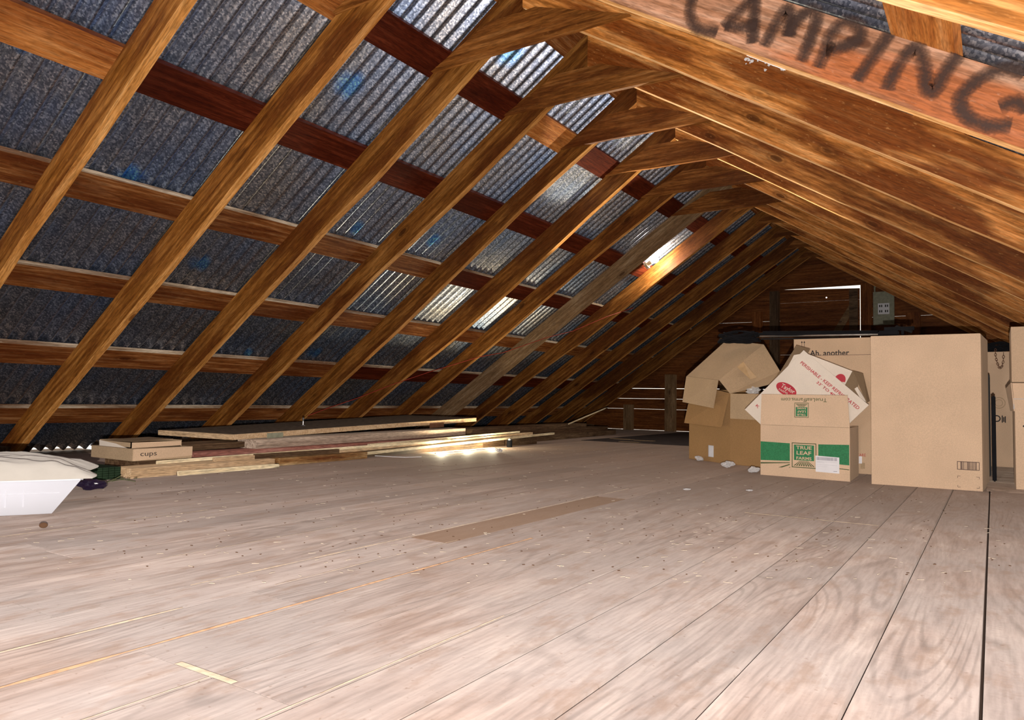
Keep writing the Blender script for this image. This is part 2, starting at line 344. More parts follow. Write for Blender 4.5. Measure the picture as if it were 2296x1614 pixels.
def board(name, A, B, wid, thk, m, upv=(0, 0, 1), parent=None, off=(0, 0), bev=.002, wob=.0, n=10, endcut=(0, 0)):
    """board whose centre line of the bottom face runs A to B; wid across, thk along upv"""
    A, B, upv = Vector(A), Vector(B), Vector(upv); L = (B-A).length; bm = bmesh.new(); sd = random.random()*50
    rings = []
    for i in range(n+1):
        x = L*i/n; dy = noise.noise(Vector((x*1.3, sd, 0)))*wob; dz = noise.noise(Vector((x*1.3, sd+9, 4)))*wob
        e = endcut[0] if i == 0 else (endcut[1] if i == n else 0)
        rings.append([bm.verts.new((x + (e if k > 1 else 0), yy+dy+off[0], zz+dz+off[1])) for k, (yy, zz) in enumerate(((-wid/2, 0), (wid/2, 0), (wid/2, thk), (-wid/2, thk)))])
    for i in range(n):
        for k in range(4): bm.faces.new((rings[i][k], rings[i+1][k], rings[i+1][(k+1) % 4], rings[i][(k+1) % 4])).material_index = 1 if (isinstance(m, list) and k == 3) else 0
    bm.faces.new(rings[0]); bm.faces.new(rings[-1][::-1])
    if bev: bmesh.ops.bevel(bm, geom=[e for e in bm.edges if len(e.link_faces) == 2 and e.calc_face_angle(0) > .8], offset=bev, segments=1, affect='EDGES')
    bmesh.ops.recalc_face_normals(bm, faces=list(bm.faces))
    return obj(name, bm, m, parent, frame(A, B, upv))
def text(name, s, m, parent, cx, cz, wd, ht, y=-.0012, rot=0, mw=None, bold=.0, depth=.0005, font_sx=None, tilt=0):
    """flat lettering centred at (cx, cz) of the parent's front face (local X right, Z up, facing -Y)"""
    cu = bpy.data.curves.new(name, 'FONT'); cu.body = s; cu.size = 1; cu.align_x = 'CENTER'; cu.offset = bold; cu.extrude = 0; cu.resolution_u = 3
    cu.space_line = .85
    to = bpy.data.objects.new(name, cu); COL.objects.link(to); bpy.context.view_layer.update()
    me = bpy.data.meshes.new_from_object(to.evaluated_get(bpy.context.evaluated_depsgraph_get())); bpy.data.objects.remove(to)
    xs = [v.co.x for v in me.vertices]; ys = [v.co.y for v in me.vertices]
    w0 = max(xs)-min(xs); h0 = max(ys)-min(ys); mx = (max(xs)+min(xs))/2; my = (max(ys)+min(ys))/2
    R = Matrix.Rotation(rot, 2)
    for v in me.vertices:
        q = R @ Vector(((v.co.x-mx)*wd/w0, (v.co.y-my)*ht/h0)); v.co = (cx+q.x, y, cz+q.y)
    me.materials.clear(); me.materials.append(m)
    o = bpy.data.objects.new(name, me); COL.objects.link(o); o.parent = parent
    if mw is not None: o.matrix_basis = mw
    return o
def quads(name, rects, m, parent, y=-.001, mw=None, th=.0004):
    bm = bmesh.new()
    for r in rects:
        pts = [(r[0], y, r[1]), (r[2], y, r[1]), (r[2], y, r[3]), (r[0], y, r[3])] if len(r) == 4 and not isinstance(r[0], tuple) else [(p[0], y, p[1]) for p in r]
        slab(bm, pts, th)
    bmesh.ops.recalc_face_normals(bm, faces=list(bm.faces))
    return obj(name, bm, m, parent, None) if mw is None else setm(obj(name, bm, m, parent), mw)
def setm(o, mw): o.matrix_basis = mw; return o

# ------------------------------------------------------------------ floor
seams = [1.66, 1.53, 1.39, 1.25, 1.11, .97, .83, .69, .55, .41, .27, .125, -.019, -.163, -.307, -.446, -.593, -.723, -.885, -1.058, -1.206, -1.334]
while seams[-1] > -4.62: seams.append(seams[-1] - random.choice((.128, .135, .142, .15)))
bm = bmesh.new(); cl = bm.loops.layers.float_color.new('plank')
ends_p, ends_o = [], []
joints = {-.307: [2.62], -.446: [2.62], -.593: [2.62], -.723: [.635], -.885: [.635], -1.206: [1.56, 2.68], -.163: [], -.019: [3.98]}
for a, b in zip(seams[:-1], seams[1:]):
    js = joints.get(a, None)
    if js is None: js = [random.uniform(-.5, 1.2), random.uniform(2.6, 4.2), random.uniform(5.5, 7.5)]
    else: js = js + [random.uniform(5.2, 7)]
    ys = [YA] + sorted(js) + [YB]
    gw = .0042 if a in (-.019,) else (.003 if a > -.8 else .0015)
    for y_0, y_1 in zip(ys[:-1], ys[1:]):
        dz = random.uniform(-.0012, .0006); nb = len(bm.faces)
        box(bm, (b+gw, y_0+.001, -.022), (a-gw*random.uniform(.4, 1), y_1-.001, dz))
        bm.faces.ensure_lookup_table()
        dk = .8 if (a == -1.206 and y_0 == 1.56) else 0
        c = (random.random(), random.random(), dk, 1)
        for f in bm.faces[nb:]:
            for l in f.loops: l[cl] = c
tag(obj('floor', bm, M['floor']), kind='structure')
bm = bmesh.new(); box(bm, (seams[-1], YA, -.06), (1.7, YB, -.0225))
tag(obj('floor', bm, M['gap']), kind='structure')
# raw split edges that show pale along some boards
bm = bmesh.new()
def strip(bm, x, y0, y1, wd):
    n = int((y1-y0)/.03); pr = None
    for i in range(n+1):
        y = y0+(y1-y0)*i/n; h = wd*(.25+.9*abs(noise.noise(Vector((y*9, x*7, 0))))); c = noise.noise(Vector((y*3, x*3, 3)))*.0015
        cur = (bm.verts.new((x-h/2+c, y, .0016)), bm.verts.new((x+h/2+c, y, .0016)))
        if pr: bm.faces.new((pr[0], pr[1], cur[1], cur[0]))
        pr = cur
strip(bm, -1.064, -.2, 1.75, .015)
tag(obj('trim_1', bm, M['edge_o']), kind='structure')
bm = bmesh.new(); strip(bm, -1.206, -.1, .80, .009); strip(bm, -1.334, .9, 3.0, .009); strip(bm, -1.206, 1.0, 1.6, .005); strip(bm, -2.15, .6, 1.5, .012); strip(bm, -.885, .2, .64, .006); strip(bm, -.723, .1, 1.1, .006); strip(bm, -1.6, 1.0, 2.4, .005)
for x0, x1, y in ((-.73, -.31, 2.622), (-.965, -.84, .636)):
    v = [bm.verts.new(p) for p in ((x0, y-.005, .0017), (x1, y-.005, .0017), (x1, y+.006, .0017), (x0, y+.006, .0017))]; bm.faces.new(v)
tag(obj('trim_2', bm, M['edge_p']), kind='structure')

# ------------------------------------------------------------------ roof sheets
def corr(name, P, t0, t1, edge=0):
    bm = bmesh.new(); pit = .0677; n = int((YB+.15-YA)/pit*8); prev = None
    ts = [t0, (t0+t1)/2, t1]
    for i in range(n+1):
        y = YA-.1 + i*pit/8; d = SD + .0150*math.sin(y/pit*2*PI)
        cur = [bm.verts.new(P(t, d, y)) for t in ts]
        if prev:
            for k in range(2): bm.faces.new((prev[k], cur[k], cur[k+1], prev[k+1]))
        prev = cur
    return tag(obj(name, bm, M['sheet'], smooth=True), kind='structure')
corr('ceiling_left', LP, -.22, 3.885)
corr('ceiling_right', RP, -.22, 4.12)
# metal ridge cap closing the top
bm = bmesh.new(); c0 = ZR + .30
for s in (-1, 1):
    P = LP if s < 0 else RP
    slab(bm, [P(-.2, SD+.022, YA-.1), P(-.2, SD+.022, YB+.2), P(.12, SD+.022, YB+.2), P(.12, SD+.022, YA-.1)], .003)
bmesh.ops.recalc_face_normals(bm, faces=list(bm.faces))
tag(obj('trim_3', bm, M['sheet']), kind='structure')

# ------------------------------------------------------------------ rafters
ORD = ['nearest', 'second nearest', 'third', 'fourth', 'fifth', 'sixth', 'seventh', 'eighth', 'ninth', 'tenth', 'eleventh', 'twelfth', 'last']
PROF = {('L', 0): [(.7, .003), (1.36, .006), (1.95, .026), (3, .01)], ('L', 1): [(.45, -.02), (.95, -.012), (1.9, -.012), (2.7, .002), (3.3, .01)],
        ('L', 2): [(.36, -.013), (1.04, -.02), (1.47, -.004), (3, 0)], ('L', 3): [(.38, -.005), (1.0, -.01), (1.69, .015), (2.1, .012), (3, 0)],
        ('L', 4): [(.29, .023), (.86, .03), (1.47, .017), (2.05, 0), (3, 0)], ('L', 5): [(.28, .011), (.73, .004), (1.54, -.024), (2.16, -.024), (2.75, .006)],
        ('L', 6): [(.3, .0), (1.2, .02), (2.2, .012), (3, .02)], ('L', 8): [(.3, .0), (1.9, -.01), (2.3, .015), (2.6, .03), (3, .02)], ('R', 4): [(.6, -.014), (1, -.021), (2, -.015)], ('R', 2): [(.5, .012), (1.05, .006), (2, .004)]}
def pv(pf, t):
    if t <= pf[0][0]: return pf[0][1]
    for (a, x), (b, y) in zip(pf[:-1], pf[1:]):
        if t <= b: return x + (y-x)*(t-a)/(b-a)
    return pf[-1][1]
def rafter(side, i, m, label):
    P, tn, c, s = (LP, TL, CL, SL) if side == 'L' else (RP, TR, CR, SR)
    pf = PROF.get((side, i)) or [(.3, random.uniform(-.006, .006)), (1.5, random.uniform(-.008, .008)), (3, random.uniform(-.006, .006))]
    tf = ZR/s - .0        # foot on the floor
    zx = 1 if side == 'L' else -1
    bm = bmesh.new(); rings = []; n = 34; sd = i*3.7 + (50 if side == 'R' else 0)
    for k in range(n+1):
        u = k/n; db = pv(pf, u*tf) + noise.noise(Vector((u*14, sd, 1)))*.003
        # plumb cut at the ridge (x = XR) and level cut on the floor (z = 0)
        tb0, tt0 = db*s/c*(-1) * 1, -RD*s/c
        tb1, tt1 = (ZR + db*c)/s, (ZR + RD*c)/s
        tb = tb0*(1-u) + tb1*u; tt = tt0*(1-u) + tt1*u
        wy = noise.noise(Vector((u*3, sd, 7)))*.004*math.sin(u*PI)
        r = []
        for (t, d, yy) in ((tb, db, 0), (tb, db, TH), (tt, RD, TH), (tt, RD, 0)):
            # local frame: x along the slope, y along the building, z outward
            r.append(bm.verts.new((t, yy+wy, d)))
        rings.append(r)
    for k in range(n):
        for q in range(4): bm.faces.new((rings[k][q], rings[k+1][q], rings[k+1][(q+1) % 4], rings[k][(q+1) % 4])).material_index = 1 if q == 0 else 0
    bm.faces.new(rings[0]); bm.faces.new(rings[-1][::-1])
    bmesh.ops.bevel(bm, geom=[e for e in bm.edges if len(e.link_faces) == 2 and e.calc_face_angle(0) > .9], offset=.0025, segments=1, affect='EDGES')
    bmesh.ops.recalc_face_normals(bm, faces=list(bm.faces))
    x = Vector((-zx*c, 0, -s)) if side == 'L' else Vector((c, 0, -s)); z = Vector((-s if side == 'L' else s, 0, c)); y = Vector((0, 1, 0))
    A = Vector((XR, yi(i), ZR))
    mw = Matrix(((x.x, y.x, z.x, A.x), (x.y, y.y, z.y, A.y), (x.z, y.z, z.z, A.z), (0, 0, 0, 1)))
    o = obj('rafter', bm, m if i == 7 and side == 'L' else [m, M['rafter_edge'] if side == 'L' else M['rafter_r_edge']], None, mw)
    return tag(o, label, 'rafter', 'rafters on the %s roof slope' % ('left' if side == 'L' else 'right'))
LB = {0: 'nearest left rafter, short stretch crossing the upper left corner of the photo', 1: 'second left rafter from the camera, its foot behind the white tub',
      2: 'third left rafter from the camera, with an oval knot under the long near collar tie', 3: 'fourth left rafter from the camera, running down behind the cardboard cartons and timber pile',
      4: 'left rafter whose bottom edge is lit bright yellow by the lamp on the floor', 5: 'left rafter just beyond the brightly lit one, with a tan lit edge near its top',
      6: 'left rafter just in front of the grey weathered one', 7: 'grey weathered left rafter beside the bare lit bulb', 8: 'left rafter lit white by the bare bulb in front of it',
      9: 'dim left rafter right behind the bulb-lit one', 10: 'dim left rafter second behind the bulb-lit one', 11: 'dark left rafter, last but one before the gable wall', 12: 'darkest and farthest left rafter, against the gable wall'}
RB = {0: 'nearest right rafter, pale strip across the top right corner of the photo', 1: 'right rafter sprayed with the word CAMPING in black',
      2: 'right rafter directly behind the sprayed one, with a white plaster smear', 3: 'right rafter with dark knots and stains, two behind the sprayed one',
      4: 'right rafter with a yellow lit lower edge, third behind the sprayed one', 5: 'right rafter with thin bright lower edge, fourth behind the sprayed one',
      6: 'right rafter, fifth behind the sprayed one, red brown in half shade', 7: 'right rafter, sixth behind the sprayed one, dim',
      8: 'right rafter, seventh behind the sprayed one, dim', 9: 'right rafter, eighth behind the sprayed one, dark', 10: 'right rafter, ninth behind the sprayed one, dark',
      11: 'right rafter last but one before the gable wall, dark', 12: 'farthest right rafter, against the gable wall'}
for i in range(13):
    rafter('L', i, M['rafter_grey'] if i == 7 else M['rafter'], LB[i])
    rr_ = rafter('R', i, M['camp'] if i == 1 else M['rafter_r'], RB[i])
    if i == 1: camp_r = rr_
# ------------------------------------------------------------------ collar ties, nailed on the near faces
CLB = {1: 'nearest collar tie, only its left end showing at the top edge', 2: 'long near collar tie with many small knots and nail marks, at top centre', 3: 'collar tie under the first open peak triangle, second one fully in view',
       4: 'collar tie with bright yellow lit lower edge beside the pale lit iron sheet', 5: 'collar tie with thin lit lower edge, just behind the brightest one', 6: 'sagging collar tie right behind the two lit ones',
       7: 'collar tie joined to the grey weathered rafter', 8: 'red brown arched collar tie behind the grey rafter', 9: 'dim collar tie, fourth from the gable wall', 10: 'dim collar tie, third from the gable wall', 11: 'dark collar tie, second from the gable wall', 12: 'dark collar tie nearest the gable wall'}
for i in range(1, 13):
    bm = bmesh.new(); zb = 1.888 if i < 8 else 2.015; zt = zb + (.15 if i < 8 else .10); y1 = yi(i) - .0005; y0_ = y1 - .022
    ex = .06 if i < 8 else .05
    def xl(z): return XR - (ZR - z)/TL
    def xr(z): return XR + (ZR - z)/TR
    lo = [-2.165, -1.17] if i < 8 else [xl(zb)-.10, xr(zb)+.08]
    if i < 8:
        hi = [xl(zt)-.14, xr(zt)+.05]
    else: hi = [xl(zt)-.14, xr(zt)+.14]
    rings = []; n = 12; sd = i*5.1
    for k in range(n+1):
        u = k/n; arch = (0 if i < 8 else .02*math.sin(u*PI)); w1 = noise.noise(Vector((u*4, sd, 0)))*.006
        xb = lo[0]+(lo[1]-lo[0])*u; xt = hi[0]+(hi[1]-hi[0])*u
        rings.append([bm.verts.new(q) for q in ((xb, y0_, zb+arch+w1), (xb, y1, zb+arch+w1), (xt, y1, zt+w1), (xt, y0_, zt+w1))])
    for k in range(n):
        for q in range(4): bm.faces.new((rings[k][q], rings[k+1][q], rings[k+1][(q+1) % 4], rings[k][(q+1) % 4]))
    bm.faces.new(rings[0]); bm.faces.new(rings[-1][::-1])
    bmesh.ops.recalc_face_normals(bm, faces=list(bm.faces))
    bmesh.ops.translate(bm, verts=list(bm.verts), vec=(-XR, -yi(i), -zb))
    tag(obj('collar_tie', bm, M['collar'], None, Matrix.Translation((XR, yi(i), zb))), CLB[i], 'collar tie', 'collar ties under the ridge')

# ------------------------------------------------------------------ purlins
nL = Vector((-SL, 0, CL)); nR = Vector((SR, 0, CR))
rowsL = [(-.08, .07, 'top row'), (.37, .525, 'second row from the ridge'), (1.0, 1.155, 'third row from the ridge'), (1.60, 1.75, 'fourth row from the ridge'), (2.195, 2.34, 'fifth row from the ridge'), (2.77, 2.932, 'second lowest row'), (3.35, 3.51, 'lowest row')]
cutL = {0: [(-3, 20, 'purlin_brown')], 1: [(-3, 1, 'purlin_orange'), (1, 3, 'purlin_red'), (3, 4, 'purlin_orange'), (4, 20, 'purlin_red')], 2: [(-3, 0, 'purlin_orange'), (0, 4, 'purlin_red'), (4, 20, 'purlin_red')],
        3: [(-3, 4, 'purlin_brown'), (4, 20, 'purlin_red')], 4: [(-3, 4, 'purlin_brown'), (4, 20, 'purlin_brown')], 5: [(-3, 4, 'purlin_brown'), (4, 20, 'purlin_red')], 6: [(-3, 2, 'purlin_brown'), (2, 20, 'purlin_brown')]}
DS = {('purlin_brown'): 'brown', 'purlin_red': 'dark maroon', 'purlin_orange': 'orange tan'}
for k, (a, b, nm) in enumerate(rowsL):
    for j, (i0, i1, mt) in enumerate(cutL[k]):
        ya = max(YA, yi(i0)+TH/2 if i0 > -3 else YA); yb = min(GY+.02, yi(i1)+TH/2 if i1 < 20 else 99)
        part = '' if len(cutL[k]) == 1 else [', nearest board', ', next after the nearest', ', short middle board', ', farthest board'][j if j < len(cutL[k])-1 else 3]
        o = board('purlin', LP((a+b)/2, RD+.0006, ya+.001), LP((a+b)/2, RD+.0006, yb-.001), b-a, PT-.001, [M[mt], M['dusty_edge' if k >= 3 else ('purlin_brown' if mt != 'purlin_red' else 'purlin_red')]], nL, n=8, bev=.002)
        tag(o, '%s left purlin, %s%s' % (DS[mt], nm, part), 'purlin', 'purlins on the left roof slope')
rowsR = [(-.07, .07), (.46, .61), (1.06, 1.21), (1.655, 1.815), (2.25, 2.40), (2.85, 3.0), (3.45, 3.6)]
for k, (a, b) in enumerate(rowsR):
    o = board('purlin', RP((a+b)/2, RD+.0006, YA), RP((a+b)/2, RD+.0006, GY+.02), b-a, PT-.001, M['purlin_orange' if k == 3 else 'purlin_brown'], nR, n=8)
    tag(o, ['brown purlin right of the ridge line', 'brown purlin high on the right slope, glimpsed between rafters', 'brown purlin on the upper middle of the right slope', 'striped orange purlin crossing above the sprayed CAMPING board', 'brown purlin low on the right slope, next below the orange one', 'brown purlin second lowest on the right slope', 'brown purlin lowest on the right slope behind the boxes'][k], 'purlin', 'purlins on the right roof slope')

# ------------------------------------------------------------------ spray paint lettering
def spray(parent, strokes, rad):
    bm = bmesh.new(); fl = bm.verts.layers.float.new('spray'); pinv = parent.matrix_world.inverted(); y = yi(1)
    for si, st in enumerate(strokes):
        P = [pinv @ atY(px, py, y) for px, py in st]
        # smooth the stroke
        Q = []
        for i in range(len(P)-1):
            p0, p1, p2, p3 = P[max(i-1, 0)], P[i], P[i+1], P[min(i+2, len(P)-1)]
            for k in range(8):
                t = k/8; Q.append(.5*((2*p1)+(p2-p0)*t+(2*p0-5*p1+4*p2-p3)*t*t+(3*p1-p0-3*p2+p3)*t**3))
        Q.append(P[-1]); pr = None; yy = -.0065 - .00015*si
        for i, q in enumerate(Q):
            t = (Q[min(i+1, len(Q)-1)]-Q[max(i-1, 0)]); t.y = 0; t.normalize(); nn = Vector((-t.z, 0, t.x)); e = 0 if i in (0, len(Q)-1) else 1
            cur = []
            for o_, a_ in ((-1, 0), (-.6, .55), (0, 1), (.6, .55), (1, 0)):
                v = bm.verts.new((q.x+nn.x*o_*rad, yy, q.z+nn.z*o_*rad)); v[fl] = a_*(.35+.65*e) if e else 0; cur.append(v)
            if pr:
                for k in range(4): bm.faces.new((pr[k], pr[k+1], cur[k+1], cur[k]))
            pr = cur
    o = obj('sprayed_lettering', bm, M['spray'], parent); o['label'] = 'blurred black spray paint letters reading CAMPING'
    return o
spray(camp_r, [[(1600, -25), (1562, -12), (1549, 30), (1566, 66), (1612, 74)],
    [(1622, 66), (1668, 18), (1700, -20)], [(1696, -25), (1692, 40), (1689, 102)], [(1628, 58), (1660, 62), (1700, 58)],
    [(1714, 108), (1738, 62), (1762, 26), (1772, 40), (1768, 86)], [(1768, 86), (1790, 46), (1822, 26), (1832, 44), (1818, 90), (1796, 142)],
    [(1834, 156), (1852, 118), (1866, 76), (1896, 52), (1930, 66), (1924, 92), (1888, 108), (1852, 116)],
    [(1996, 76), (1964, 124), (1920, 186)], [(1988, 206), (2006, 166), (2036, 122), (2060, 112), (2072, 150), (2078, 200), (2098, 204), (2122, 160), (2150, 124)],
    [(2300, 168), (2262, 158), (2212, 170), (2170, 200), (2152, 228), (2168, 262), (2214, 284), (2270, 284)], [(2240, 244), (2276, 232), (2306, 250)]], .0235)
# white plaster smear on the rafter behind
bm = bmesh.new(); y = yi(2)-.006
for a in range(46):
    u = random.random(); px = 1672+88*u; py = 118+26*u + abs(random.gauss(0, 10)); r = random.uniform(2.0, 6.5)
    c = atY(px, py, y - random.random()*.002); k = 7
    vs = [bm.verts.new(c + Vector((math.cos(q*2*PI/k)*r*.0011*random.uniform(.6, 1.2), 0, math.sin(q*2*PI/k)*r*.0011*random.uniform(.6, 1.2)))) for q in range(k)]
    bm.faces.new(vs)
rx = [o for o in COL.objects if o.get('label', '') == RB[2]][0]; inv = rx.matrix_world.inverted(); bmesh.ops.transform(bm, matrix=inv, verts=list(bm.verts))
obj('plaster_smear', bm, M['fluff'], rx)
bm = bmesh.new(); a, b = atY(1674, 122, yi(1)+.043), atY(1761, 155, yi(1)+.043)
slab(bm, [a+Vector((0, 0, -.003)), b+Vector((0, 0, -.003)), b+Vector((0, 0, .02)), a+Vector((0, 0, .02))], .002); bmesh.ops.transform(bm, matrix=camp_r.matrix_world.inverted(), verts=list(bm.verts))
obj('white_shim', bm, M['paper'], camp_r)

# ------------------------------------------------------------------ gable walls
def roof_z(x): return (ZR - TL*(XR-x) + .15/CL) if x < XR else (ZR - TR*(x-XR) + .15/CR)
def gable(name, y, gaps, hole=None, th=.02):
    """horizontal siding boards with slits between them"""
    bm = bmesh.new(); z = 0.0; k = 0
    zs = [.006]
    while zs[-1] < 2.35: zs.append(zs[-1] + .139)
    for z0, z1 in zip(zs[:-1], zs[1:]):
        gp = gaps.get(k, .0); zt = z1-gp
        def xl(z): return XR - max(0, (ZR + .19/CL - z)/TL)
        def xr(z): return XR + max(0, (ZR + .19/CR - z)/TR)
        if z0 > ZR+.21: break
        segs = [(0, 1)]
        zc = (z0+zt)/2
        A0, A1, B0, B1 = xl(z0), xl(min(zt, ZR+.22)), xr(z0), xr(min(zt, ZR+.22))
        cuts = [(A0, A1, B0, B1)]
        if hole and z0 < hole[3]-.01 and zt > hole[2]:
            cuts = [(A0, A1, hole[0], hole[0]), (hole[1], hole[1], B0, B1)]
        for a0, a1, b0, b1 in cuts:
            v = [bm.verts.new(q) for q in ((a0, y, z0), (b0, y, z0), (b1, y, zt), (a1, y, zt), (a0, y+th, z0), (b0, y+th, z0), (b1, y+th, zt), (a1, y+th, zt))]
            for f in ((0,3,2,1),(4,5,6,7),(0,1,5,4),(1,2,6,5),(2,3,7,6),(3,0,4,7)): bm.faces.new([v[q] for q in f])
        k += 1
    bmesh.ops.recalc_face_normals(bm, faces=list(bm.faces))
    return tag(obj(name, bm, M['wall']), kind='structure')
HX0, HX1, HZ0, HZ1 = -2.165, -1.27, .985, 1.765
gable('wall_back', GY, {1: .0022, 2: .003, 3: .006, 6: .0012, 7: .0012, 9: .0030, 10: .0012}, (HX0, HX1, .985, 1.80))
bm = bmesh.new(); box(bm, (HX0, GY, 1.776), (HX1, GY+.02, 1.8125)); box(bm, (HX0, GY-.0, .9795), (HX1, GY+.02, .9845)); tag(obj('trim_5', bm, M['wall']), kind='structure')
gable('wall_front', YA-.02, {})
# tall side strips closing the eaves
for nm, x0, x1 in (('wall_left', -4.99, -4.93), ('wall_right', 1.86, 1.92)):
    bm = bmesh.new()
    for ya_, yb_ in (((YA, 2.10), (2.60, YB)) if nm == 'wall_left' else ((YA, YB),)): box(bm, (x0, ya_, -.06), (x1, yb_, .10 if nm == 'wall_left' else .16))
    tag(obj(nm, bm, M['darkwd']), kind='structure')
bm = bmesh.new(); box(bm, (-4.93, YA, -.06), (seams[-1]-.001, 2.10, .055)); box(bm, (-4.93, 2.60, -.06), (seams[-1]-.001, YB, .055)); box(bm, (-5.2, 2.101, -.06), (seams[-1]-.001, 2.599, -.002)); box(bm, (1.72, YA, -.02), (1.86, YB, .05))
tag(obj('trim_4', bm, M['darkwd']), kind='structure')
# hatch door in the gable, hanging slightly open so that daylight shows above and beside it
t = empty('door_1', (HX0, GY, HZ0)); tag(t, kind='structure')
bm = bmesh.new(); W_, H_ = HX1-HX0-.008, HZ1-HZ0
zz = 0; k = 0
while zz < H_-.01:
    z1 = min(zz+.155, H_)
    tl0 = z1 if z1 < H_ else H_+.0105; tr0 = z1 if z1 < H_ else H_-.026
    v = [bm.verts.new(q) for q in ((0, .004, zz), (W_, .004, zz), (W_, .004, tr0), (0, .004, tl0), (0, .022, zz), (W_, .022, zz), (W_, .022, tr0), (0, .022, tl0))]
    for f in ((0,3,2,1),(4,5,6,7),(0,1,5,4),(1,2,6,5),(2,3,7,6),(3,0,4,7)): bm.faces.new([v[q] for q in f])
    zz = z1+(.0025 if k in (3, 4) else .001); k += 1
bmesh.ops.recalc_face_normals(bm, faces=list(bm.faces)); d_ = obj('door_panel', bm, M['wall'], t)
bm = bmesh.new(); box(bm, (W_-.11, -.02, 0), (W_-.02, .0035, H_-.03)); obj('door_stile', bm, M['darkwd'], t)
bm = bmesh.new(); slab(bm, [(.45, -.02, .0), (.56, -.02, .0), (W_-.11, -.02, .42), (W_-.11, -.02, .56)], .022); bmesh.ops.recalc_face_normals(bm, faces=list(bm.faces)); obj('door_brace', bm, M['stud'], t)
def stud(x0, x1, z0, z1, m, label, dep=.09, lean=0):
    A = Vector(((x0+x1)/2, GY-dep/2-.0005, z0)); B = Vector(((x0+x1)/2+lean, GY-dep/2-.0005, z1))
    return tag(board('wall_stud', A, B, dep, x1-x0, m, (1, 0, 0), off=(0, -(x1-x0)/2), n=4), label, 'wall stud', 'studs of the gable wall')
def rzl(x): return ZR - TL*(XR-x) - .0
stud(-4.79, -4.67, .0, max(.05, rzl(-4.79)+.10), M['stud'], 'shortest wall stud, in the low left corner of the gable')
stud(-4.19, -4.075, .0, rzl(-4.19), M['stud'], 'short grey wall stud second from the left eave of the gable')
stud(-3.605, -3.475, .0, rzl(-3.6), M['stud'], 'taller wall stud just left of the roof-shaped open box')
stud(-2.88, -2.77, .0, rzl(-2.88), M['stud'], 'wall stud with its pale top showing above the tangle of black straps')
stud(-2.48, -2.37, .0, rzl(-2.48), M['wall'], 'brown wall stud immediately left of the dark hatch post')
stud(-2.27, -2.168, .0, 1.75, M['darkwd'], 'dark post on the left side of the hatch')
stud(-1.255, -1.15, .0, 1.78, M['wall'], 'brown post right of the hatch, beside the grey outlet box')
stud(-.80, -.66, .0, ZR-TR*(-.66-XR), M['wall'], 'wall stud right of the outlet box above the plain carton')
# outlet box
t = empty('outlet_box', (-1.03, GY-.0005, 1.30)); tag(t, 'grey metal board with a white four-socket outlet plate on the gable wall', 'electrical outlet')
bm = bmesh.new(); box(bm, (-.105, -.03, 0), (.11, 0, .38)); bevel(bm, .003); obj('backing_box', bm, M['grey_box'], t)
bm = bmesh.new(); box(bm, (-.055, -.038, .12), (.062, -.0305, .245)); bevel(bm, .002); pl = obj('outlet_plate', bm, M['white_pl'], t)
for cx in (-.026, .033):
    for cz in (.155, .215):
        bm = bmesh.new()
        for dx in (-.010, .010): box(bm, (cx+dx-.006, -.0392, cz-.014), (cx+dx+.006, -.0382, cz+.012))
        obj('socket', bm, M['black_ink'], pl)
bm = bmesh.new(); tube(bm, [(-.09, -.012, .38), (-.09, -.012, .47)], .008); tube(bm, [(-.09, -.012, .43), (-.05, -.02, .465), (.0, -.02, .45), (.03, -.02, .405), (.02, -.015, .381)], .004); obj('conduit', bm, M['grey_box'], t)
bm = bmesh.new(); box(bm, (.0, -.025, .39), (.022, 0, .47)); obj('cable_clip', bm, M['black'], t)

# small glowing discs painted in for daylight through pinholes
nh = [(1726, 600), (1629, 672), (1535, 740), (1450, 803)]
for px, py in nh:
    p = onL(px, py, RD-.004) if False else atY(px, py, yi(12)-.003)
    bm = bmesh.new(); bmesh.ops.create_circle(bm, cap_ends=True, radius=.006, segments=8, matrix=Matrix.Rotation(PI/2, 4, 'X'))
    tag(obj('nail_hole', bm, M['hole'], None, Matrix.Translation(p)), 'one of the tiny daylight dots on the farthest left rafter', 'hole', 'daylight dots on the last rafter')
bm = bmesh.new(); bmesh.ops.create_circle(bm, cap_ends=True, radius=.008, segments=8, matrix=Matrix.Rotation(PI/2, 4, 'X'))
tag(obj('knot_hole', bm, M['hole'], None, Matrix.Translation(atY(1853, 667, GY-.003))), 'tiny bright knot hole in the hatch door boards', 'hole')

# ------------------------------------------------------------------ bulb on the rafters
t = empty('light_bulb', atY(1468, 582, 6.08)); tag(t, 'bare lit bulb in a socket between the grey rafter and the next', 'light bulb')
bm = bmesh.new(); bmesh.ops.create_uvsphere(bm, u_segments=16, v_segments=10, radius=.03); bmesh.ops.scale(bm, vec=(1.25, 1, 1), verts=list(bm.verts)); obj('glass_bulb', bm, M['bulb'], t, smooth=True)
bm = bmesh.new(); tube(bm, [(-.03, 0, -.018), (-.065, 0, -.04)], .02, 12); tube(bm, [(-.065, 0, -.04), (-.085, .0, -.052)], .034, 12); obj('socket', bm, M['kraft2'], t)
bm = bmesh.new(); tube(bm, [(-.085, 0, -.052), (-.11, .12, -.02), (-.10, .182, .0)], .004, 6); obj('cord', bm, M['black'], t)
light('bulb_light', 'POINT', t.location + Vector((.02, .04, -.02)), 24, (1, .90, .76), .03)

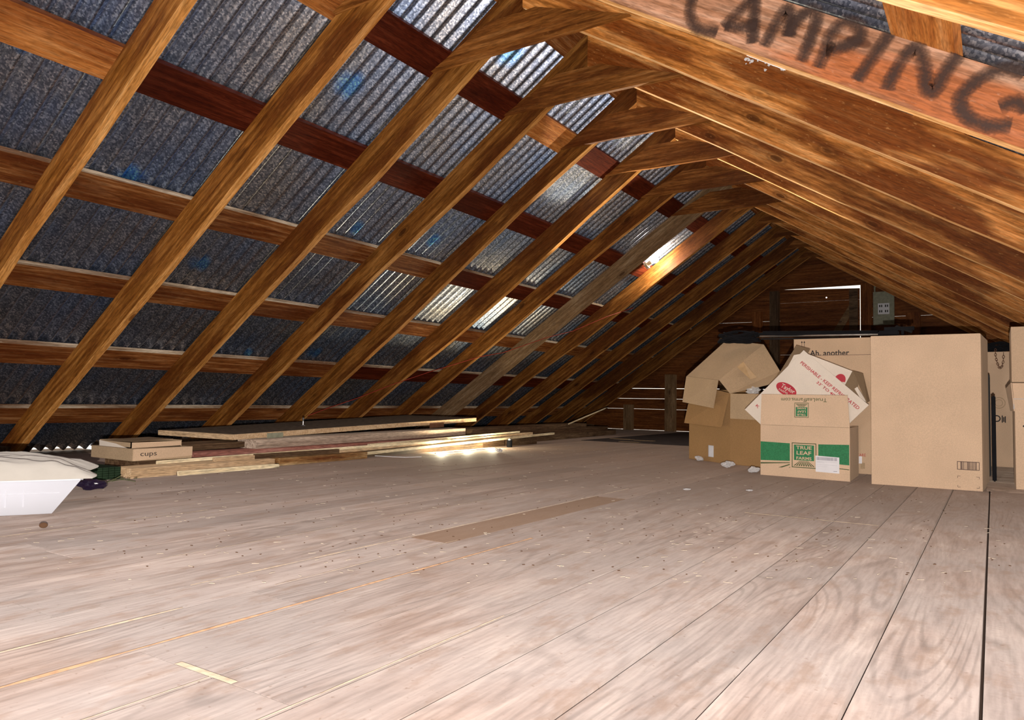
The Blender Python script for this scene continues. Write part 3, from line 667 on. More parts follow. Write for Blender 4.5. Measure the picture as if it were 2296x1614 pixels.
# ------------------------------------------------------------------ carton helpers
def carton(name, loc, rz, wx, dy, hz, m, label, cat='box', top=True, bulge=.0, taper=0, th=.004, group=None):
    t = empty(name, loc, rz); tag(t, label, cat, group); bm = bmesh.new()
    if top:
        v = box(bm, (0, 0, 0), (wx, dy, hz))
        for q in v[4:]: q.co.x += (q.co.x-wx/2)*taper
        bmesh.ops.subdivide_edges(bm, edges=list(bm.edges), cuts=3, use_grid_fill=True)
        for q in bm.verts:
            sx = (q.co.x/wx)*(1-q.co.x/wx)*4; sz = (q.co.z/hz)*(1-q.co.z/hz)*4
            if abs(q.co.y) < 1e-5: q.co.y -= bulge*sx*sz
            if abs(q.co.y-dy) < 1e-5: q.co.y += bulge*sx*sz
    else:
        for a, b in (((0, 0, 0), (wx, th, hz)), ((0, dy-th, 0), (wx, dy, hz)), ((0, th, 0), (th, dy-th, hz)), ((wx-th, th, 0), (wx, dy-th, hz)), ((th, th, 0), (wx-th, dy-th, th))): box(bm, a, b)
    obj('box_body', bm, m, t); return t
def flap(parent, pts, m, th=.004, name='flap', world=False, label=None):
    bm = bmesh.new(); P = [Vector(p) for p in pts]
    if world:
        inv = parent.matrix_world.inverted(); P = [inv @ p for p in P]
    slab(bm, P, th); bmesh.ops.recalc_face_normals(bm, faces=list(bm.faces)); o = obj(name, bm, m, parent)
    if label: o['label'] = label
    return o
# 1 big plain carton
t = carton('cardboard_box', (-.503, 4.01, 0), math.radians(1.5), .458, .42, .722, M['card'], 'large plain upright cardboard carton, tallest and widest box, with printed barcode low on its right', bulge=.004)
for v in t.children[0].data.vertices: v.co.x += .085*v.co.y
flap(t, [(0.002, -.002, .7235), (.456, -.002, .7235), (.455, .21, .729), (.002, .21, .727)], M['card']); flap(t, [(0.002, .422, .7235), (.456, .422, .7235), (.455, .212, .7295), (.002, .212, .7275)], M['card'])
bars = [(.359, .130, .4465, .1325), (.359, .094, .4465, .0965), (.359, .0965, .3615, .130), (.444, .0965, .4465, .130)]
x = .372
while x < .436:
    w_ = random.choice((.0012, .0012, .0022, .003)); bars.append((x, .0965, x+w_, .130)); x += w_ + random.choice((.0012, .002, .0035))
quads('barcode_print', bars, M['brown_ink'], t, y=-.0055)
cm = [(.360, .064, .372, .0655), (.360, .055, .3615, .064), (.434, .064, .446, .0655), (.4445, .055, .446, .064), (.360, .013, .372, .0145), (.360, .0145, .3615, .022), (.434, .013, .446, .0145), (.4445, .0145, .446, .022)]
for k in range(0, 8, 2): quads('corner_mark', cm[k:k+2], M['brown_ink'], t, y=-.0045)
# 2 printed produce carton with green band
RT = math.radians(-5.7)
t = carton('cardboard_box', (-1.055, 4.09, 0), RT, .452, .40, .268, M['card'], 'open cardboard carton with green band and TRUE LEAF FARMS print in front', top=False)
for v in t.children[0].data.vertices: v.co.x -= .141*v.co.y
flap(t, [(0, 0, .269), (.452, 0, .269), (.441, .004, .431), (.004, .004, .433)], M['card'], name='front_flap')
flap(t, [(.452, .0, .2685), (.452, .40, .2685), (.50, .38, .15), (.50, .02, .15)], M['card_in'], name='side_flap') if False else None
ftop = t
gx0, gx1 = .166, .290
for q_ in ([(.001, .079), (.156, .084), (.156, .176), (.001, .179)], [(.300, .086), (.449, .081), (.449, .183), (.300, .178)]): quads('green_band', [q_], M['green'], t)
for q_ in ([(.001, .060), (.156, .073), (.156, .0765), (.001, .067)], [(.095, .046), (.115, .047), (.156, .063), (.156, .068)], [(.300, .064), (.449, .057), (.449, .0605), (.300, .068)], [(.149, .047), (.158, .050), (.158, .054)]): quads('dark_green_stripe', [q_], M['dgreen'], t)
def leaf_logo(par, x0, z0, x1, z1, flip=False, mw=None, y=-.001):
    w_, h_ = x1-x0, z1-z0
    def R(a, b, c, d): return (x0+a*w_, z0+b*h_, x0+c*w_, z0+d*h_)
    e = .03
    fr = [R(0, 0, 1, e), R(0, 1-e, 1, 1), R(0, e, e, 1-e), R(1-e, e, 1, 1-e)]
    quads('logo_frame', fr, M['dgreen'], par, y, mw)
    quads('logo_field', [R(.09, .30, .91, .92)], M['green'], par, y, mw)
    rays = []
    for k in range(9):
        a = -1 + k*.25; xa = .5 + a*.16; xb = .5 + a*.40; xw = .028
        rays.append([(x0+(xb-xw)*w_, z0+.07*h_), (x0+(xb+xw)*w_, z0+.07*h_), (x0+(xa+.008)*w_, z0+.28*h_), (x0+(xa-.008)*w_, z0+.28*h_)])
    quads('logo_rays', rays, M['dgreen'], par, y, mw)
    for s_, zc, hh, ww in (('TRUE', .81, .14, .64), ('LEAF', .60, .15, .60), ('FARMS', .385, .12, .62)):
        text('lettering', s_, M['card'], par, x0+.5*w_, z0+zc*h_, ww*w_, hh*h_, y=y-.0006, mw=mw, bold=.02)
leaf_logo(t, gx0, .052, gx1, .181)
# flap print is upside down
fm = Matrix.Translation((.2225, .0, .351)) @ Matrix.Rotation(math.radians(-1.4), 4, 'X') @ Matrix.Rotation(PI, 4, 'Y') @ Matrix.Translation((-.2225, 0, -.351))
leaf_logo(t, .192, .312, .264, .389, mw=fm, y=-.0035)
text('lettering', 'TrueLeafFarms.com', M['dgreen'], t, .218, .297, .232, .020, y=-.0035, mw=fm)
bm = bmesh.new(); slab(bm, [(.287, -.0022, .038), (.402, -.0022, .036), (.402, -.0022, .117), (.287, -.0022, .120)], .0008); lb_ = obj('shipping_label', bm, M['paper'], t); lb_['label'] = 'white rounded shipping label with barcode'
rs = []; x = .292
while x < .39:
    w_ = random.choice((.0012, .002, .0032)); rs.append((x, .098, x+w_, .114)); x += w_ + random.choice((.0012, .002))
rs += [(.292, .0905, .392, .0912), (.292, .086, .330, .0866), (.292, .075, .392, .0755), (.292, .066, .345, .0664), (.374, .045, .392, .0475)]
quads('label_print', rs, M['grey_ink'], lb_, y=-.0028)
# 3 white produce carton thrust askew into it
ty = 4.145
T_, L_, R_ = (1802, 785), (1670, 918), (1948, 908)
pT, pL, pR = atY(*T_, ty+.03), atY(*L_, ty), atY(*R_, ty); pB = pL + pR - pT
ax = (pR-pT).normalized(); up_ = ((pT-pL) - ax*((pT-pL).dot(ax))).normalized(); nn_ = ax.cross(up_)  # up_ along L->T
org = pL; TM = Matrix(((ax.x, -nn_.x, up_.x, org.x), (ax.y, -nn_.y, up_.y, org.y), (ax.z, -nn_.z, up_.z, org.z), (0, 0, 0, 1)))
t = empty('produce_carton', (0, 0, 0), M4=TM); tag(t, 'white cardboard carton with red PERISHABLE print, stuck askew in the green-banded carton', 'box')
inv = TM.inverted()
def loc(px, py, y_): return inv @ atY(px, py, y_)
wT = (pR-pT).length
flap(t, [pL, pB, pR, pT], M['white_card'], name='front_panel', world=True)
flap(t, [atY(1757, 838, ty+.055), atY(1802, 792, ty+.05), atY(1780, 796, ty+.06), atY(1775, 806, ty+.06)], M['white_card'], name='side_panel', world=True)
flap(t, [atY(1738, 851, ty+.08), atY(1786, 774, ty+.10), atY(1816, 782, ty+.16), atY(1806, 800, ty+.16)], M['card_in'], name='upper_flap', world=True)
flap(t, [atY(1802, 790, ty+.05), atY(1911, 832, ty+.10), atY(1893, 866, ty+.10), atY(1860, 842, ty+.07)], M['white_card'], name='rear_panel', world=True)
flap(t, [atY(1911, 832, ty+.12), atY(1893, 868, ty+.12), atY(1922, 894, ty+.12), atY(1924, 860, ty+.12)], M['card_in'], name='open_end', world=True)
flap(t, [atY(1911, 832, ty+.11), atY(1934, 838, ty+.16), atY(1949, 900, ty+.10), atY(1943, 903, ty+.06)], M['card_in'], name='end_flap', world=True)
flap(t, [atY(1916, 872, ty+.10), atY(1922, 868, ty+.10), atY(1943, 902, ty+.07), atY(1928, 892, ty+.06)], M['white_card'], name='end_flap', world=True)
def on_front(px, py):
    n_ = nn_; d = ray(px, py); p = O + d*((pL-O).dot(n_)/d.dot(n_)); return inv @ p
def tf(name, s_, m_, p0, p1, ht, bold=.015):
    a, b = on_front(*p0), on_front(*p1); c = (a+b)/2; v = b-a; return text(name, s_, m_, t, c.x, c.z, Vector((v.x, v.z)).length, ht, y=-.0015, rot=math.atan2(v.z, v.x), bold=bold)
tf('lettering', 'PERISHABLE - KEEP REFRIGERATED', M['red'], (1796, 812), (1926, 916), .0175)
tf('lettering', "33' TO 40' F", M['red'], (1832, 856), (1880, 894), .0150)
# a stray bit of print at the left corner
tf('lettering', 'K', M['red'], (1696, 908), (1702, 914), .014)
c1, e1 = on_front(1763, 873), on_front(1790, 882)
def ellipse(name, c, a, b, rot, m_, par, y):
    bm = bmesh.new(); vs = []
    for k in range(28):
        q = Matrix.Rotation(rot, 2) @ Vector((a*math.cos(k*2*PI/28), b*math.sin(k*2*PI/28))); vs.append((c.x+q.x, y, c.z+q.y))
    slab(bm, vs, .0004); return obj(name, bm, m_, par)
rotv = math.atan2((on_front(1786, 885)-on_front(1744, 862)).z, (on_front(1786, 885)-on_front(1744, 862)).x)
lg = ellipse('oval_logo', c1, .058, .032, rotv, M['red'], t, -.001)
text('lettering', 'Taylor', M['white_card'], lg, c1.x+.005, c1.z+.006, .080, .030, y=-.0019, rot=rotv, bold=.01)
text('lettering', 'FARMS', M['white_card'], lg, c1.x-.004, c1.z-.018, .052, .010, y=-.0019, rot=rotv)
# second oval on the rear panel
a_, b_, c_ = atY(1802, 790, ty+.05), atY(1911, 832, ty+.10), atY(1893, 866, ty+.10); n2_ = (b_-a_).cross(c_-a_).normalized(); n2_ = n2_ if n2_.y < 0 else -n2_
xx = (b_-a_).normalized(); zz_ = n2_.cross(xx)*-1; zz_ = zz_ if zz_.z > 0 else -zz_
c2 = atY(1883, 852, ty+.085) + n2_*.006
bm = bmesh.new(); vs = []
for k in range(24):
    p = c2 + xx*(.027*math.cos(k*2*PI/24)) + zz_*(.034*math.sin(k*2*PI/24)); vs.append(inv @ p)
slab(bm, vs[0:15], .0005); bmesh.ops.recalc_face_normals(bm, faces=list(bm.faces)); obj('oval_logo', bm, M['red'], t)

# 4 carton with "Ah, another"
t = carton('cardboard_box', (-.985, 4.565, 0), 0, .46, .36, .765, M['card2'], 'tall tan carton printed Ah, another, behind the white askew carton')
def fr4(px, py): p = atY(px, py, 4.565); return p.x+.985, p.z
a, b = fr4(1818, 792), fr4(1902, 790)
text('lettering', 'Ah, another', M['black_ink'], t, (a[0]+b[0])/2, a[1]-.002, b[0]-a[0]+.01, .038, bold=.015)
ar = []
for px in (1798, 1803.5):
    x_, z_ = fr4(px, 774); ar += [(x_-.001, z_-.008, x_+.001, z_+.016), [(x_-.005, z_+.014), (x_+.005, z_+.014), (x_, z_+.026)]]
quads('arrow_print', ar, M['black_ink'], t)
x0_, z0_ = fr4(1818, 790.5)
quads('flap_gap', [(x0_-.002, z0_-.0175, .45, z0_-.0155)], M['brown_ink'], t, y=-.0018)
flap(t, [(x0_-.002, -.0012, z0_-.06-.06), (.45, -.0012, z0_-.12), (.45, -.0018, z0_-.0178), (x0_-.002, -.0018, z0_-.0178)], M['card2'], .0012, 'lower_panel')
a = fr4(1933, 1020); text('lettering', 'CARE', M['red'], t, a[0]-.004, a[1], .045, .016)
bm = bmesh.new(); x_, z_ = fr4(1934, 1042); slab(bm, [(x_-.01, -.001, z_-.022), (x_+.012, -.001, z_-.022), (x_+.012, -.001, z_+.012), (x_-.01, -.001, z_+.012)], .0005); obj('print_patch', bm, M['kraft2'], t)
bm = bmesh.new(); x_, z_ = fr4(1931, 1035); slab(bm, [(x_-.012, -.0014, z_-.01), (x_+.004, -.0014, z_-.01), (x_+.004, -.0014, z_+.03), (x_-.012, -.0014, z_+.03)], .0005); obj('label_sticker', bm, M['paper'], t)

# 5 roof-shaped open box
A_, C_, D_, E_, G_ = Vector((-1.735, 4.885, 0)), Vector((-1.381, 4.632, 0)), Vector((-1.135, 4.52, 0)), Vector((-1.06, 4.93, 0)), Vector((-1.42, 5.16, 0))
t = empty('cardboard_box', C_); tag(t, 'brown open cardboard box whose raised flaps meet like a house roof', 'box')
bm = bmesh.new(); ht = (.47, .442, .44, .44, .47); P5 = [A_, C_, D_, E_, G_]
for i in range(5):
    p, q = P5[i]-C_, P5[(i+1) % 5]-C_; hz = (ht[i], ht[(i+1) % 5]); up3 = Vector((0, 0, 1))
    if i == 0:   # left face with its hand hole low down
        hs0, hs1, hz0, hz1 = .60-.12, .60+.02, .030, .105
        s_ = lambda u, z: p.lerp(q, u)+up3*z
        slab(bm, [s_(0, 0), s_(hs0, 0), s_(hs0, hz[0]), s_(0, hz[0])], .004); slab(bm, [s_(hs1, 0), s_(1, 0), s_(1, hz[1]), s_(hs1, hz[0])], .004)
        slab(bm, [s_(hs0, hz1), s_(hs1, hz1), s_(hs1, hz[0]), s_(hs0, hz[0])], .004)
        slab(bm, [s_(hs0, 0), s_(hs1, 0), s_(hs1, hz0), s_(hs0, hz0)], .004)
    else: slab(bm, [p, q, q+up3*hz[1], p+up3*hz[0]], .004)
slab(bm, [v-C_+Vector((0, 0, .003)) for v in P5], .002)
pin = A_.lerp(C_, .55)-C_+Vector((-.02, .062, .02)); dr_ = (C_-A_).normalized(); bmp = bmesh.new(); slab(bmp, [pin-dr_*.06, pin+dr_*.06, pin+dr_*.06+Vector((0, 0, .12)), pin-dr_*.06+Vector((0, 0, .12))], .002); bmesh.ops.recalc_face_normals(bmp, faces=list(bmp.faces)); obj('white_lining', bmp, M['paper'], t)  # added white card that makes the hand hole show bright
bmesh.ops.recalc_face_normals(bm, faces=list(bm.faces)); obj('box_body', bm, M['kraft'], t)
Q1, Q2 = Vector((-1.748, 4.868, .56)), Vector((-1.462, 4.655, .527))
q3, q5 = atY(1624, 767, 5.02), atY(1712, 772, 4.84)
q4 = atY(1667, 767, 4.94)
flap(t, [Q1, Q2, q5, q4, q3], M['kraft2'], name='roof_flap', world=True)
flap(t, [Q2+Vector((.004, -.004, 0)), C_+Vector((.0, -.006, .442)), atY(1748, 856, 4.60), atY(1749, 832, 4.72), q5+Vector((.002, -.004, 0))], M['kraft2'], name='front_flap', world=True, label='gable shaped cardboard flap with a strip of tape')
tp = [atY(1654, 823, 4.686), atY(1668, 811, 4.70), atY(1698, 846, 4.64), atY(1684, 851, 4.625)]
flap(t, [p+Vector((0, -.012, 0)) for p in tp], M['tape'], .0008, 'tape_strip', world=True)
flap(t, [Q1+Vector((-.002, -.004, -.002)), atY(1530, 901, 4.79), atY(1599, 915, 4.62), Q2+Vector((-.002, -.006, -.002))], M['kraft2'], name='hanging_flap', world=True)
flap(t, [atY(1543, 905, 4.855), atY(1534, 948, 4.80), atY(1617, 958, 4.62), atY(1634, 884, 4.625)], M['kraft'], name='hanging_flap', world=True)
flap(t, [C_+Vector((.004, -.008, .44)), C_+Vector((.004, -.012, .285)), D_+Vector((.0, -.010, .283)), D_+Vector((.0, -.008, .438))], M['kraft2'], name='outer_flap', world=True)
flap(t, [atY(1644, 850, 4.70), atY(1640, 879, 4.66), atY(1690, 850, 4.69), atY(1748, 849, 4.71), atY(1748, 842, 4.73)], M['kraft'], name='inner_flap', world=True)
bm = bmesh.new(); cc = atY(1690, 874, 4.62)
bmesh.ops.create_icosphere(bm, subdivisions=3, radius=.05)
for v in bm.verts: v.co = v.co*(.75+.55*noise.noise(v.co*38)) ; v.co.z *= .6
tag(obj('plastic_film', bm, M['film'], None, Matrix.Translation(cc+Vector((0, 0, -.005)))), 'crumpled clear plastic film poking out of the roof-shaped box', 'plastic wrap')
# stuffing so the film rests on something
bm = bmesh.new(); box(bm, (-.12, -.06, 0), (.08, .06, .36)); tag(obj('packed_carton', bm, M['kraft'], None, Matrix.Translation(cc+Vector((.02, .10, -cc.z+.006)))), 'small brown carton standing inside the roof-shaped box', 'box')

# 6 right-hand stack
bm = bmesh.new(); box(bm, (0, 0, 0), (.75, 1.55, .012)); bevel(bm, .001)
ob_ = tag(obj('plywood_sheet', bm, M['old'], None, Matrix.Translation((-.03, 4.05, .0006))), 'thin dusty plywood sheet on the floor under the right-hand box stack', 'board')
t = carton('cardboard_box', (.083, 4.113, .013), 0, .32, .385, .36, M['card'], 'lower taped carton of the right-hand stack, with a black pen stroke', top=True)
flap(t, [(0, -.003, .36), (.32, -.003, .36), (.32, .02, .485), (-.008, .02, .485)], M['card'], name='lid_front'); flap(t, [(-.012, .385, .355), (-.004, 0, .355), (-.014, .01, .486), (-.03, .375, .468)], M['card'], name='lid_side')
flap(t, [(-.008, .02, .4855), (.32, .02, .4855), (.32, .39, .4855), (-.02, .38, .4855)], M['card'], name='lid_top')
fl_ = Matrix.Translation((0, 0, 0))
bm = bmesh.new(); slab(bm, [(-.006, -.0012, .365), (.33, -.0012, .365), (.33, .007, .415), (-.006, .007, .415)], .0008); o = obj('tape_strip', bm, M['film'], t)
bm = bmesh.new(); tube(bm, [(.03, -.003, .29), (.055, -.0035, .275), (.09, -.003, .24)], .0045, 6); obj('pen_stroke', bm, M['black_ink'], t)
t = carton('cardboard_box', (.073, 4.118, .503), 0, .31, .375, .255, M['card2'], 'upper carton of the right-hand stack, touching the roof side')
# 7 rear tan box with chain and cables
t = carton('cardboard_box', (-.028, 5.66, .0), 0, .42, .12, .742, M['card'], 'tall narrow tan carton glimpsed between the large carton and the right-hand stack')
def ring(c, r, wd, n=24):
    return [[(c[0]+r*math.cos(k*2*PI/n), c[1]+r*math.sin(k*2*PI/n)), (c[0]+(r-wd)*math.cos(k*2*PI/n), c[1]+(r-wd)*math.sin(k*2*PI/n)), (c[0]+(r-wd)*math.cos((k+1)*2*PI/n), c[1]+(r-wd)*math.sin((k+1)*2*PI/n)), (c[0]+r*math.cos((k+1)*2*PI/n), c[1]+r*math.sin((k+1)*2*PI/n))] for k in range(n)]
quads('round_print', ring((.058, .415), .036, .004) + ring((.058, .415), .022, .003), M['kraft2'], t)
quads('print_marks', ring((.045, .315), .022, .007, 16) + [(.072, .29, .078, .335), (.080, .295, .086, .325), (.088, .29, .094, .33)], M['black_ink'], t)
t = empty('chain', atY(2240, 800, 5.655)); tag(t, 'dark chain loop hanging on the tall narrow tan carton', 'chain')
pts = [(2232, 785), (2232, 795), (2234, 806), (2237, 816), (2241, 824), (2246, 822), (2249, 812), (2250, 800), (2250, 787)]
W3 = [atY(a, b, 5.652)-t.location for a, b in pts]; path = []
for a, b in zip(W3[:-1], W3[1:]):
    for k in range(2): path.append(a.lerp(b, k/2))
for k, p in enumerate(path):
    bm = bmesh.new(); d = (path[min(k+1, len(path)-1)]-path[max(k-1, 0)]).normalized(); side = Vector((0, 1, 0)) if k % 2 else d.cross(Vector((0, 1, 0)))
    loop = [p + d*(.011*math.cos(a*PI/5)) + side*(.0055*math.sin(a*PI/5)) for a in range(11)]
    tube(bm, loop, .0018, 5); obj('link', bm, M['rust'], t)
def tangle(name, c, size, n, r, m, label, cat, seed, long=()):
    random.seed(seed); t = empty(name, c); tag(t, label, cat)
    for k in range(n):
        bm = bmesh.new(); pts = []; ph = random.random()*6; a = random.uniform(.6, 1); b = random.uniform(.5, 1); h = random.uniform(-1, 1)
        for q in range(26):
            u = q/25*2*PI*random.choice((1, 1, 1)); pts.append((size[0]*a*math.cos(u+ph), size[1]*b*math.sin(u+ph), size[2]*(h*.6+.4*math.sin(u*2+ph))))
        tube(bm, pts, r, 6); obj('loop', bm, m, t)
    return t
tangle('cable_coil', (.03, 5.72, .783), (.10, .05, .032), 9, .005, M['black'], 'black cable coil lying on top of the tall narrow tan carton', 'cable', 3)
# black slab case beside the large carton
bm = bmesh.new(); box(bm, (0, 0, 0), (.018, .30, .43)); bevel(bm, .005, 2); tag(obj('thin_case', bm, M['black'], None, Matrix.Translation((-.008, 4.44, .0135))), 'thin black case standing just behind the right side of the large carton', 'case')
bm = bmesh.new(); box(bm, (0, 0, 0), (.016, .25, .55)); bevel(bm, .004, 2); tag(obj('thin_case', bm, M['blackm'], None, Matrix.Translation((-.030, 4.76, .013))), 'taller thin black case further back behind the large carton', 'case')
# 8 bundle of folded black poles lying over the cartons
t = empty('pole_bundle', (-1.1, 4.78, .80)); tag(t, 'bundle of thin black folded poles and straps lying across the tan carton tops', 'folded stand')
def rods(lst):
    for (x0, y0_, z0, x1, y1_, z1, r, m_) in lst:
        bm = bmesh.new(); tube(bm, [(x0, y0_, z0), (x1, y1_, z1)], r, 8); obj('pole', bm, m_, t)
rods([(-.14, 0, .008, .60, -.03, -.006, .0055, M['chrome']), (-.14, -.03, .02, .62, .02, .004, .008, M['black']), (-.14, .02, .028, .60, .05, .006, .007, M['black']), (-.12, -.04, -.012, .42, -.03, -.022, .005, M['blackm']), (-.12, .0, .034, .58, .08, .022, .007, M['black'])])
random.seed(5)
for k in range(9):
    bm = bmesh.new(); ph = random.random()*6; h = random.uniform(-1, 1); a = random.uniform(.7, 1)
    tube(bm, [(-.27+.135*a*math.cos(u*PI/10+ph), .05*math.sin(u*PI/10+ph), .004+h*.028+.012*math.sin(u*PI/5+ph)) for u in range(20)], random.uniform(.004, .007), 6); obj('strap_loop', bm, M['black'], t)
# 9 black clamp on the large carton
t = empty('clamp_stand', (-.45, 4.36, .73)); tag(t, 'small black clamp-like bracket standing behind the top of the large carton', 'bracket')
bm = bmesh.new(); box(bm, (-.06, -.02, 0), (.04, .02, .05)); bevel(bm, .006, 2); obj('base', bm, M['black'], t)
bm = bmesh.new(); box(bm, (-.03, -.015, .05), (.11, .015, .068)); box(bm, (.05, -.01, .002), (.062, .01, .052)); obj('arm', bm, M['black'], t)
bm = bmesh.new(); tube(bm, [(-.02, 0, .03), (.03, 0, .07), (.10, 0, .04)], .008); obj('lever', bm, M['blackm'], t)

# ------------------------------------------------------------------ timber pile on the left
def B3(name, p, q, wd, thk, m, label, cat='board', wob=.0, n=10, side=1, upv=(0, 0, 1), grp=None, bev=.002):
    """p, q = bottom edge facing the room (x, y, z); the board lies wd away from it to the left"""
    p, q = Vector(p), Vector(q); off = Vector((-wd/2, 0, 0))
    return tag(board(name, p+off, q+off, wd, thk, m, upv, wob=wob, n=n, bev=bev), label, cat, grp)
B3('timber_board', (-3.17, 1.828, .0006), (-3.17, 2.60, .0006), .14, .044, M['tan'], 'thick brown board end at the near front of the timber pile, on the floor')
B3('timber_board', (-3.315, 1.95, .0006), (-3.315, 4.7, .0006), .30, .062, M['darkwd'], 'dark broad board at the bottom of the timber pile')
B3('timber_board', (-3.192, 2.655, .0006), (-3.20, 3.32, .0006), .075, .040, M['rotten'], 'short rotten board with crumbling front edge beside the timber pile', wob=.006, n=30, bev=.004)
B3('timber_offcut', (-3.214, 2.515, .0455), (-3.214, 3.10, .0455), .022, .024, M['darkwd'], 'dark brown timber offcut lying above the rotten board')
B3('timber_offcut', (-3.20, 2.27, .0455), (-3.205, 2.50, .0455), .03, .020, M['tan'], 'short pale brown offcut in front of the dark offcut')
B3('timber_board', (-3.297, 2.215, .0650), (-3.297, 4.50, .0750), .10, .022, M['redbd'], 'dull red painted board under the grey weathered one')
B3('timber_board', (-3.30, 2.584, .0895), (-3.30, 4.45, .109), .16, .048, M['old'], 'thick grey weathered board right under the tan-edged door', wob=.002)
B3('timber_board', (-3.40, 2.215, .090), (-3.40, 2.60, .094), .20, .030, M['darkwd'], 'dark board end behind the cartons at the left of the pile')
def pole(name, p, q, r, m, label, cat='pole', tip=None):
    bm = bmesh.new(); L = (Vector(q)-Vector(p)).length; tube(bm, [(L*k/8, 0, 0) for k in range(9)], r, 10)
    bmesh.ops.recalc_face_normals(bm, faces=list(bm.faces))
    return tag(obj(name, bm, m, None, frame(Vector(p), Vector(q), Vector((0, 0, 1))), smooth=True), label, cat)
pole('wooden_pole', (-3.125, 2.02, .0125), (-3.125, 2.585, .0125), .0115, M['pale'], 'shorter pale round pole on the floor in front of the pile')
pole('wooden_pole', (-3.248, 1.99, .0565), (-3.252, 4.2, .080), .0085, M['pale'], 'long pale round pole running along the front of the pile')
B3('batten', (-3.235, 3.36, .022), (-3.245, 5.69, .078), .022, .016, M['pale'], 'long thin pale batten with raised far end, lit by the floor lamp')
B3('batten', (-3.262, 3.10, .040), (-3.262, 5.35, .086), .030, .020, M['tan'], 'long tan batten just behind the lamp-lit one')
B3('batten', (-3.262, 3.4, .072), (-3.265, 5.15, .108), .018, .012, M['pale'], 'uppermost thin pale batten of the pile front')
B3('timber_board', (-3.33, 4.72, .0006), (-3.33, 5.02, .0006), .1, .075, M['darkwd'], 'dark block under the far ends of the battens')
# panel door on top
t = empty('old_door', (-3.35, 2.467, .138)); t.rotation_euler = (math.atan2(.06, 2.19), 0, 0); bpy.context.view_layer.update(); tag(t, 'old tan-edged door panel lying on top of the timber pile', 'door panel')
bm = bmesh.new(); slab(bm, [(0, 0, .028), (0, 2.19, .034), (-.72, 2.19, .034), (-.74, .04, .022)], .028); bmesh.ops.recalc_face_normals(bm, faces=list(bm.faces)); bevel(bm, .0015); obj('panel', bm, M['tan'], t)
bm = bmesh.new(); slab(bm, [(-.012, .02, .0295), (-.012, 2.18, .0355), (-.71, 2.18, .0355), (-.72, .05, .0235)], .001); bmesh.ops.recalc_face_normals(bm, faces=list(bm.faces)); o = obj('dusty_face', bm, M['felt_brown'], t); o['label'] = 'dark dusty upper face'
bm = bmesh.new(); box(bm, (.0, .22, -.004), (.006, .33, .024)); bevel(bm, .002); obj('hinge', bm, M['grey_box'], t)
bm = bmesh.new(); box(bm, (.0, 1.62, -.018), (.006, 1.78, .016)); bevel(bm, .002); obj('hinge', bm, M['rust'], t)
t = empty('door_bolt', (-3.6, 3.16, .1895)); tag(t, 'small upright steel knob standing on the old door', 'knob')
bm = bmesh.new(); bmesh.ops.create_cone(bm, cap_ends=True, segments=16, radius1=.016, radius2=.010, depth=.008, matrix=Matrix.Translation((0, 0, .004))); obj('base', bm, M['chrome'], t)
bm = bmesh.new(); tube(bm, [(0, 0, .008), (0, 0, .03), (0, 0, .048), (0, 0, .052)], [.0045, .004, .0075, .005], 12); obj('stem', bm, M['chrome'], t)
# cartons at the near end
t = empty('cardboard_box', (-3.30, 1.905, .0635)); tag(t, 'flat brown carton with handwriting at the near end of the timber pile', 'box')
bm = bmesh.new(); v = box(bm, (-.36, 0, 0), (0, .30, .056)); bevel(bm, .002); obj('box_body', bm, M['kraft2'], t)
bm = bmesh.new(); slab(bm, [(.0012, .002, .002), (.0012, .30, .012), (.0012, .30, .056), (.0012, .002, .055)], .001); bmesh.ops.recalc_face_normals(bm, faces=list(bm.faces)); o = obj('pale_side', bm, M['card2'], t); o['label'] = 'paler long side of the carton'
wr = Matrix.Translation((.0016, .075, .026)) @ Matrix.Rotation(PI/2, 4, 'Z')
text('handwriting', 'cups', M['black_ink'], t, 0, 0, .08, .022, y=-.001, mw=wr)
t = empty('cardboard_box', (-3.335, 1.915, .121)); tag(t, 'torn open carton with white inside, on top of the handwritten carton', 'box')
bm = bmesh.new(); th = .004
for a, b in (((-.27, 0, 0), (0, th, .026)), ((-.27, .25, 0), (0, .25+th, .03)), ((-.27, 0, 0), (-.27+th, .25, .03)), ((-th, 0, 0), (0, .25, .026)), ((-.27, 0, 0), (0, .25, th))): box(bm, a, b)
obj('box_body', bm, M['kraft2'], t)
flap(t, [(-.268, -.002, .0), (-.03, -.002, .0), (-.12, -.004, .016), (-.268, -.004, .027)], M['white_card'], .001, 'white_flap'); flap(t, [(.003, .003, .0), (.003, .25, .004), (.003, .25, .026), (.003, .003, .026)], M['card2'], .001, 'pale_side')
flap(t, [(-.26, .0, .028), (-.02, .03, .030), (-.05, .24, .034), (-.26, .24, .034)], M['card_in'], .002, 'top_flap')
# green net crate
t = empty('plastic_crate', (-3.21, 1.80, .0006)); tag(t, 'low dark green mesh crate between the white tub and the timber pile', 'crate')
bm = bmesh.new(); box(bm, (-.36, -.26, 0), (0, 0, .052)); obj('crate_body', bm, M['green_net'], t)
bm = bmesh.new()
for k in range(5): box(bm, (-.36, -.262, .006+k*.010), (.0015, .0015, .0072+k*.010))
for k in range(16): box(bm, (-.36+k*.024, -.262, .0), (-.3585+k*.024, .0015, .052))
for k in range(11): box(bm, (-.36, -.26+k*.026, .0), (.0015, -.2585+k*.026, .052))
obj('mesh_ribs', bm, M['green_line'], t)
